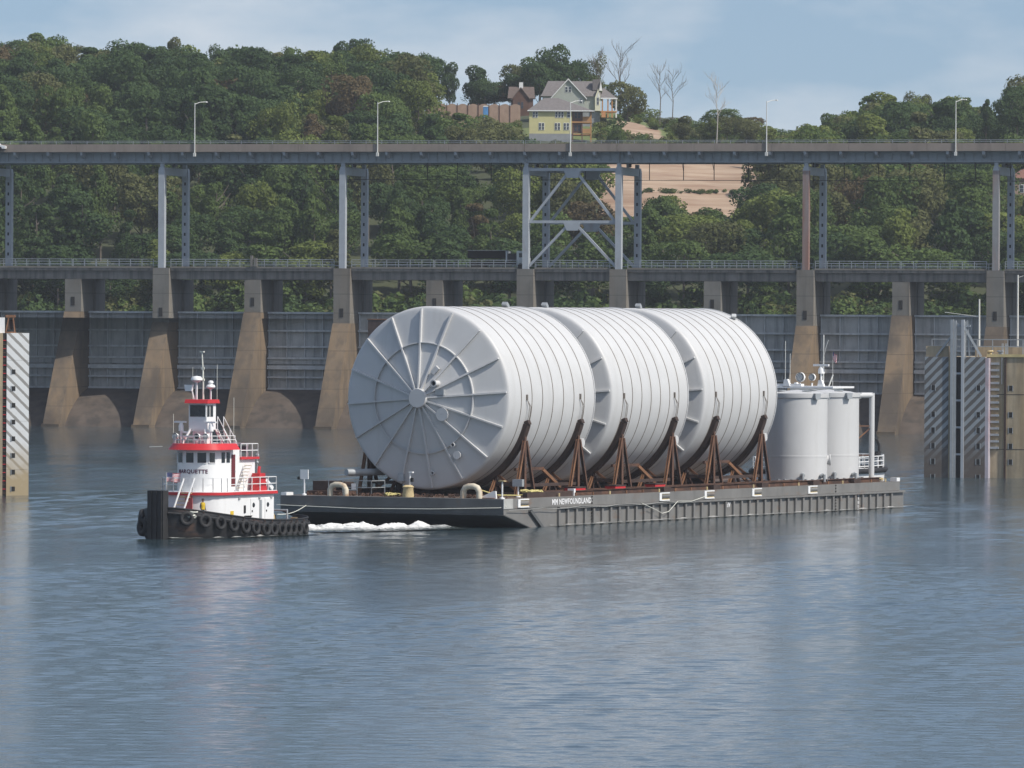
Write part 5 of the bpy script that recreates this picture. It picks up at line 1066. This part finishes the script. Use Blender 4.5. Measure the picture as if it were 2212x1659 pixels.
# ------------------------------------------------------------------ trees
def leaf_mat(name, c1, c2):
    m = bpy.data.materials.new(name); m.use_nodes = True; t = m.node_tree; b = t.nodes['Principled BSDF']; l = t.links.new
    b.inputs['Roughness'].default_value = .75; b.inputs['Specular IOR Level'].default_value = .15
    at_ = N(t, 'ShaderNodeAttribute', attribute_name='rnd'); oi = N(t, 'ShaderNodeObjectInfo')
    ad = N(t, 'ShaderNodeMath', operation='MULTIPLY_ADD'); ad.inputs[1].default_value = .55; l(oi.outputs['Random'], ad.inputs[0]); l(at_.outputs['Fac'], ad.inputs[2])
    mx_ = N(t, 'ShaderNodeMix', data_type='RGBA'); mx_.inputs[6].default_value = (*c1, 1); mx_.inputs[7].default_value = (*c2, 1); l(ad.outputs[0], mx_.inputs[0]); l(mx_.outputs[2], b.inputs['Base Color'])
    tr_ = N(t, 'ShaderNodeBsdfTranslucent'); l(mx_.outputs[2], tr_.inputs[0]); ms = N(t, 'ShaderNodeMixShader'); ms.inputs[0].default_value = .4
    l(b.outputs[0], ms.inputs[1]); l(tr_.outputs[0], ms.inputs[2]); l(ms.outputs[0], t.nodes['Material Output'].inputs['Surface']); return m
LM = [leaf_mat('dark_green_leaves', (.036,.066,.027), (.08,.128,.045)), leaf_mat('mid_green_leaves', (.056,.092,.028), (.125,.178,.052)), leaf_mat('yellow_green_leaves', (.088,.118,.028), (.19,.23,.06)),
      leaf_mat('olive_leaves', (.078,.09,.033), (.155,.165,.065)), leaf_mat('russet_leaves', (.085,.07,.036), (.155,.12,.06))]
LN = ['dark green', 'mid green', 'yellow green', 'olive', 'russet brown']
M_bark = mat('grey_bark', (.16, .135, .11), .9, .25, 2); M_bare = mat('bleached_wood', (.42, .39, .35), .9, .15, 1)
def crown_arrays(seed, kind, N_):
    g = np.random.default_rng(seed)
    nb = {0: 22, 1: 18, 2: 26, 3: 14, 4: 16}[kind]
    if kind == 2:     # conifer: whorls of boughs
        h = g.random(nb)**.8*.78 + .16; a = g.random(nb)*2*np.pi; rr = (1 - h)*.26 + .02
        bc = np.stack([rr*np.cos(a), rr*np.sin(a), h], 1); br = .05 + (1-h)*.13
    else:
        rx, z0, z1 = {0: (.30, .30, .88), 1: (.20, .26, .90), 3: (.36, .12, .72), 4: (.24, .3, .92)}[kind]
        d_ = g.normal(size=(nb, 3)); d_ /= np.linalg.norm(d_, axis=1)[:, None]; r_ = g.random(nb)**.6*.92
        bc = d_*r_[:, None]*np.array([rx, rx, (z1-z0)/2]) + np.array([0, 0, (z0+z1)/2]); br = g.uniform(.07, .16, nb)*(1.25 if kind in (0, 3) else 1)
    i = g.integers(0, nb, N_*2); d_ = g.normal(size=(N_*2, 3)); d_[:, 2] += .35; d_ /= np.linalg.norm(d_, axis=1)[:, None]
    rad = br[i]*(.72 + .36*g.random(N_*2)); P = bc[i] + d_*rad[:, None]*np.array([1, 1, .8])
    inside = np.zeros(len(P), bool)
    for k_ in range(nb): inside |= (np.linalg.norm((P - bc[k_])/np.array([1,1,.8]), axis=1) < br[k_]*.68)
    P, d_, i = P[~inside][:N_], d_[~inside][:N_], i[~inside][:N_]
    nrm = d_ + g.normal(size=d_.shape)*.5; nrm /= np.linalg.norm(nrm, axis=1)[:, None]
    sz = g.uniform(.008, .0175, len(P))*(1.15 if kind != 4 else .9); tone = .15 + .3*g.random(len(P)) + .25*g.random(nb)[i]
    u = np.cross(nrm, g.normal(size=nrm.shape)); u /= np.linalg.norm(u, axis=1)[:, None]; v = np.cross(nrm, u)
    q_ = np.stack([P + u*sz[:, None]*1.15, P + v*sz[:, None]*.85, P - u*sz[:, None]*1.05, P - v*sz[:, None]*.9], 1)
    return q_.astype(np.float32), tone.astype(np.float32)
def quads_mesh(name, Q, tone, mats, mi=None):
    n = len(Q); me = bpy.data.meshes.new(name); me.vertices.add(4*n); me.vertices.foreach_set('co', Q.reshape(-1))
    me.loops.add(4*n); me.loops.foreach_set('vertex_index', np.arange(4*n, dtype=np.int32)); me.polygons.add(n); me.polygons.foreach_set('loop_start', np.arange(0, 4*n, 4, dtype=np.int32))
    for m_ in mats: me.materials.append(m_)
    if mi is not None: me.polygons.foreach_set('material_index', mi.astype(np.int32))
    a = me.attributes.new('rnd', 'FLOAT', 'FACE'); a.data.foreach_set('value', tone); me.update(calc_edges=True); return me
KINDS_ = [0, 0, 0, 1, 1, 2, 2, 3, 0, 4]
ARR = [crown_arrays(100+i, k_, 4200 if k_ != 4 else 1800) for i, k_ in enumerate(KINDS_)]
def trunk_mesh(seed):
    g = random.Random(seed); mb = MB(); mb.tube([(0,0,-.08),(.004,.003,.2),(g.uniform(-.015,.015),.0,.45),(0,g.uniform(-.02,.02),.72)], .017, 6, r2=.006)
    for i in range(5):
        a = g.random()*6.28; z = .25+.09*i; l_ = .16+.1*g.random(); mb.tube([(0,0,z),(l_*.5*math.cos(a),l_*.5*math.sin(a),z+.07),(l_*math.cos(a),l_*math.sin(a),z+.18)], .007, 5, r2=.003)
    me = bpy.data.meshes.new('trunk'); me.from_pydata(mb.v, [], mb.f); me.materials.append(M_bark); return me
TRK = [trunk_mesh(i) for i in range(3)]
CRM = {}
def crown_mesh(i, c):
    if (i, c) not in CRM: CRM[(i, c)] = quads_mesh('crown', ARR[i][0], ARR[i][1], [LM[c]])
    return CRM[(i, c)]
FRONT = [(-900,-99),(915,-99),(920,238),(1050,242),(1095,252),(1130,296),(1290,298),(1320,258),(1345,255),(1360,290),(1480,300),(1500,268),(1520,-99),(3100,-99)]   # keeps the houses and the soil bank in sight
SOIL = [(1262,352),(1290,425),(1330,458),(1395,440),(1425,404),(1445,408),(1470,440),(1540,436),(1610,456),(1640,400),(1662,352)]
def limit(x, Y):
    y = sky_y(x) + rng.uniform(0, 9)
    if Y < 1462: y = max(y, float(np.interp(x, [a for a, _ in FRONT], [b for _, b in FRONT])))
    elif Y < 1560 and 1090 < x < 1340: y = max(y, 400)
    if Y < 1425 and 1262 < x < 1662: y = max(y, float(np.interp(x, [a for a, _ in SOIL], [b for _, b in SOIL])) + rng.uniform(-4, 8))
    if Y < 1330 and x > 2050: y = max(y, 395 + rng.uniform(0, 40)) if rng.random() < .6 else y
    return y
trees = []
Y = 1231.
row = 0
while Y < 1598:
    hw = 1250*Y/FOC + 16; sp = 8.2 + 1.2*math.sin(row); X = -hw + rng.random()*sp
    while X < hw:
        x_, y_ = X + rng.uniform(-2.4, 2.4), Y + rng.uniform(-6, 6); X += sp*rng.uniform(.75, 1.3)
        if any(inpoly(x_, y_, q_) for q_ in DW) or inpoly(x_, y_, GRASS): continue
        z_ = ground(x_, y_); px, py = pix((x_, y_, z_))
        if 1462 < y_ < 1545 and 915 < px < 1345: continue
        h = rng.uniform(12.5, 20.5)*(1.0 if row > 0 else .8)
        top = limit(px, y_); hmax = at(px, top, y_).z - z_
        if y_ > 1545: h = max(h, min(hmax, 23))
        h = min(h, hmax*(rng.uniform(.97, 1) if row < 18 else rng.uniform(.72, 1.15)))
        if h < 2.2: continue
        kd = rng.random(); left = px < 1150
        if left and py > 380 and rng.random() < .35: kd = .8
        k_ = (rng.choice([0,1,2,8]) if kd < .5 else rng.choice([3,4]) if kd < .75 else rng.choice([5,6]) if kd < .86 else 9 if kd > .90 and row > 12 else rng.choice([0,2]))
        if h < 7: k_ = 7
        nz_ = mn.noise(Vector((x_*.035, y_*.02, 3.3))) + rng.uniform(-.35, .35)
        if left: c_ = 0 if nz_ < .12 else 1 if nz_ < .42 else 3 if nz_ < .6 else 2
        else: c_ = 0 if nz_ < -.28 else 1 if nz_ < .12 else 2 if nz_ < .32 else 3
        if py < 330 and c_ == 1 and rng.random() < .3: c_ = 3
        if rng.random() < .035: c_ = 4
        if rng.random() < .03: c_ = 2
        wd = h*rng.uniform(.95, 1.35) if h < 14 else rng.uniform(14, 22)
        if y_ > 1545: wd = rng.uniform(9, 16); k_ = rng.choice([0, 1, 2, 3, 8, 9, 2]) if h > 7 else 7
        if row == 0: wd *= 1.25
        if kd > .75 and k_ in (5, 6): wd *= .9
        trees.append([x_, y_, z_, h, wd, k_, c_, px, pix((x_, y_, z_+h))[1]])
    Y += 16.5; row += 1
# picked out single trees
for px, py, Yb, h, w_, k_, c_ in ((1190, 86, 1565, 19, 15, 1, 0), (1165, 118, 1558, 15, 14, 0, 0), (1228, 112, 1562, 15, 14, 2, 0), (1125, 122, 1566, 15, 13, 0, 3), (1355, 158, 1540, 15, 14, 0, 3), (1290, 98, 1570, 17, 10, 9, 3), (2198, 166, 1420, 17, 15, 0, 0), (2130, 212, 1440, 14, 9, 5, 0), (1433, 404, 1300, 15, 13, 0, 1), (1652, 372, 1330, 17, 15, 2, 1), (1700, 360, 1345, 16, 14, 0, 1), (1100, 272, 1444, 7, 9, 3, 2), (1115, 245, 1446, 6, 6, 7, 2)):
    p = at(px, py, Yb); trees.append([p.x, Yb, p.z - h, h, w_, k_, c_, px, py])
order = sorted(range(len(trees)), key=lambda i: -trees[i][1])
buf = np.full((415, 553), -1, np.int32); yy, xx = np.mgrid[0:415, 0:553]
for i in order:
    x_, y_, z_, h, wd, k_, c_, px, py = trees[i]; s_ = FOC/y_/4; r_ = wd*.40*s_; cyp = py/4 + h*.42*s_; ry = h*.44*s_; cx = px/4
    x0, x1, y0, y1 = int(max(0, cx-r_)), int(min(553, cx+r_+1)), int(max(0, cyp-ry)), int(min(415, cyp+ry+1))
    if x1 <= x0 or y1 <= y0: continue
    sub = ((xx[y0:y1, x0:x1]-cx)/r_)**2 + ((yy[y0:y1, x0:x1]-cyp)/ry)**2 < 1; buf[y0:y1, x0:x1][sub] = i
for a, b in ((305, 353), (575, 608), (672, 1659)): buf[a//4:b//4, :] = -1
cnt = np.bincount(buf[buf >= 0].ravel(), minlength=len(trees)); cyv = np.bincount(buf[buf >= 0].ravel(), weights=yy[buf >= 0].ravel(), minlength=len(trees))/np.maximum(cnt, 1)*4
chosen = set(np.argsort(-cnt)[:285].tolist()); chosen = {i for i in chosen if cnt[i] > 3}
ZA = ['left of the leftmost lamp post', 'between first and second lamp posts', 'between second lamp post and house', 'between yellow house and fourth lamp post', 'between the last two lamp posts', 'right of the last lamp post']
ZB = ['left of the first steel column', 'between first and second steel columns', 'between second column and braced tower', 'inside the braced tower', 'between braced tower and first rusty column', 'between the two rusty columns', 'right of the last rusty column']
ORD2 = ORD + ['fifteenth', 'sixteenth', 'seventeenth', 'eighteenth', 'nineteenth', 'twentieth', 'twenty-first', 'twenty-second', 'twenty-third', 'twenty-fourth', 'twenty-fifth']
SHP = {5: 'conifer', 6: 'conifer', 7: 'bush', 9: 'sparse tree'}
def zone(px, py, top):
    if py < 320: return ('on the skyline' if top < sky_y(px) + 14 else 'high slope' if py < 210 else 'above the parapet') + ', ' + ZA[sum(px > v for v in (422, 817, 1233, 1657, 2065))]
    if py < 585: return ('upper' if py < 440 else 'lower') + ' gap, ' + ZB[sum(px > v for v in (345, 736, 1132, 1332, 1738, 2146))]
    return 'under the service bridge, ' + ('left' if px < 1132 else 'right') + ' of braced tower'
pxv = np.bincount(buf[buf >= 0].ravel(), weights=xx[buf >= 0].ravel(), minlength=len(trees))/np.maximum(cnt, 1)*4
KEY = {}
for i in sorted(chosen, key=lambda i: pxv[i]): KEY.setdefault((LN[trees[i][6]] + ' ' + SHP.get(trees[i][5], 'tree'), zone(pxv[i], cyv[i], trees[i][8])), []).append(i)
LAB = {}
for (a, z_), ids in KEY.items():
    for n, i in enumerate(ids): LAB[i] = (a + ' ' + z_) if len(ids) == 1 else ORD2[n] + ' ' + a + ' from left, ' + z_
stQ, stT, stM = [], [], []
for i, (x_, y_, z_, h, wd, k_, c_, px, py) in enumerate(trees):
    ang = rng.random()*6.28
    if i in chosen:
        shp = SHP.get(k_, 'tree')
        lab = LAB[i]; nm = {'conifer': 'conifer_tree', 'bush': 'bush', 'sparse tree': 'sparse_tree'}.get(shp, 'broadleaf_tree')
        e = bpy.data.objects.new(nm, None); C.objects.link(e); e.location = (x_, y_, z_); e.rotation_euler = (0,0,ang); e.scale = (wd, wd, h); tag(e, lab, 'bush' if shp == 'bush' else 'tree', 'trees of the wooded hillside')
        link('crown', crown_mesh(k_, c_), e); link('trunk', TRK[i % 3], e)
    else:
        Q, T = ARR[k_]; st = 4 if cnt[i] < 6 else 2 if cnt[i] < 30 else 1; Q = Q[::st]; T = T[::st]
        if st >= 2: cc = Q.mean(1, keepdims=True); Q = cc + (Q - cc)*(1.3 if st == 2 else 1.7)
        ca, sa = math.cos(ang), math.sin(ang); q2_ = Q.copy(); q2_[..., 0] = (Q[..., 0]*ca - Q[..., 1]*sa)*wd + x_; q2_[..., 1] = (Q[..., 0]*sa + Q[..., 1]*ca)*wd + y_; q2_[..., 2] = Q[..., 2]*h + z_
        stQ.append(q2_); stT.append(T + .55*rng.random()); stM.append(np.full(len(T), c_))
fo = link('forest', quads_mesh('forest', np.concatenate(stQ), np.concatenate(stT), LM, np.concatenate(stM))); struct(fo, 'stuff', 'dense mixed forest covering the hillside behind the dam')
# low undergrowth: shrubs along the shore, round the soil cuts and below the houses
uQ, uT, uM = [], [], []
def shrub(x_, y_, h, wd, c_):
    Q, T = ARR[7]; Q = Q[::12]; T = T[::12]; cc = Q.mean(1, keepdims=True); Q = cc + (Q - cc)*2.9; ang = rng.random()*6.28; ca, sa = math.cos(ang), math.sin(ang); q2_ = Q.copy(); z_ = ground(x_, y_)
    q2_[..., 0] = (Q[..., 0]*ca - Q[..., 1]*sa)*wd + x_; q2_[..., 1] = (Q[..., 0]*sa + Q[..., 1]*ca)*wd + y_; q2_[..., 2] = Q[..., 2]*h + z_ - .15*h
    uQ.append(q2_); uT.append(T + .5*rng.random()); uM.append(np.full(len(T), c_))
for i in range(330): shrub(rng.uniform(-112, 112), 1223 + rng.random()**2*16, rng.uniform(3.5, 8.5), rng.uniform(6, 12), rng.choice([0,0,0,1,1,3]))
for i in range(260):
    px = rng.uniform(1290, 1660); p = hit(px, rng.uniform(258, 345))
    if not any(inpoly(p.x, p.y, q_) for q_ in DW): shrub(p.x, p.y, rng.uniform(1.6, 3.8), rng.uniform(3, 6), rng.choice([0,1,1,3,3,2]))
for i in range(30):
    p = hit(rng.uniform(1380, 1640), 418 + rng.uniform(-3, 3)); shrub(p.x, p.y, rng.uniform(.7, 1.6), rng.uniform(1.5, 3.5), rng.choice([0,1,3]))
ug = link('undergrowth', quads_mesh('undergrowth', np.concatenate(uQ), np.concatenate(uT), LM, np.concatenate(uM))); struct(ug, 'stuff', 'low green undergrowth along the shore and around the bare soil')
# bare dead trees
def bare(lab, px, pyb, pyt, Yb, seed, m, spread):
    p = at(px, pyb, Yb); q_ = at(px, pyt, Yb); H = q_.z - p.z; g = random.Random(seed); t_ = thing('bare_tree', lab, 'tree', (p.x, Yb, p.z), g.random()*.4, 'bare dead trees on the skyline')
    tk = MB(); pts = [(0,0,-3), (.02*H, 0, .3*H), (-.015*H, .01*H, .6*H), (.03*H, 0, H)]; tk.tube(pts, .013*H, 7, r2=.002*H); tk.build('trunk', m, t_)
    def br(b, d, l, r_, depth, mb):
        e = b + d*l; mid = b + d*l*.5 + Vector((g.uniform(-.06,.06), g.uniform(-.06,.06), .05))*l; mb.tube([b, mid, e], r_, 5, r2=r_*.5)
        if depth:
            for k_ in range(3 if depth > 1 else 4): br(b.lerp(e, .4 + .6*k_/3), (d + Vector((g.uniform(-.8,.8), g.uniform(-.8,.8), g.uniform(.1,.7)))).normalized(), l*g.uniform(.4,.65), r_*.55, depth-1, mb)
    for i in range(9):
        z = .28 + .62*i/9; a = g.random()*6.28; bb = Vector((.01*H, 0, z*H)); mb = MB(); br(bb, Vector((math.cos(a)*spread, math.sin(a)*spread, .75)).normalized(), H*g.uniform(.22,.42)*(1.15-z*.5), .0048*H, 2, mb); mb.build('limb', m, t_)
bare('tall bare grey tree behind the grey house porch', 1338, 245, 100, 1545, 1, M_bark, .55)
bare('bare dead tree standing right of the grey house, left of a pair', 1425, 245, 140, 1550, 2, M_bark, .6)
bare('bare dead tree right of the grey house, right one of a pair', 1452, 248, 148, 1550, 3, M_bark, .6)
bare('bleached white dead tree on the skyline left of a lamp post', 1548, 285, 166, 1480, 4, M_bare, .8)
bare('pale bare trunk among dark trees left of the retaining wall', 880, 255, 196, 1462, 6, M_bare, .4)
bare('thin leafless tree just left of the bare tall tree', 1292, 200, 108, 1568, 8, M_bark, .5)

# ------------------------------------------------------------------ haze
hz = MB().box(-1600, 1600, -450, 2700, -5, 110).build('haze', mat('haze_air', (1,1,1))); struct(hz, 'stuff', 'thin pale summer haze in the air')
hm = bpy.data.materials.new('haze_volume'); hm.use_nodes = True; t = hm.node_tree; t.nodes.clear()
pv = N(t, 'ShaderNodeVolumePrincipled', Density=.00007, Anisotropy=.2); pv.inputs['Color'].default_value = (.9, .94, 1, 1); om = N(t, 'ShaderNodeOutputMaterial'); t.links.new(pv.outputs[0], om.inputs['Volume'])
hz.data.materials.clear(); hz.data.materials.append(hm)
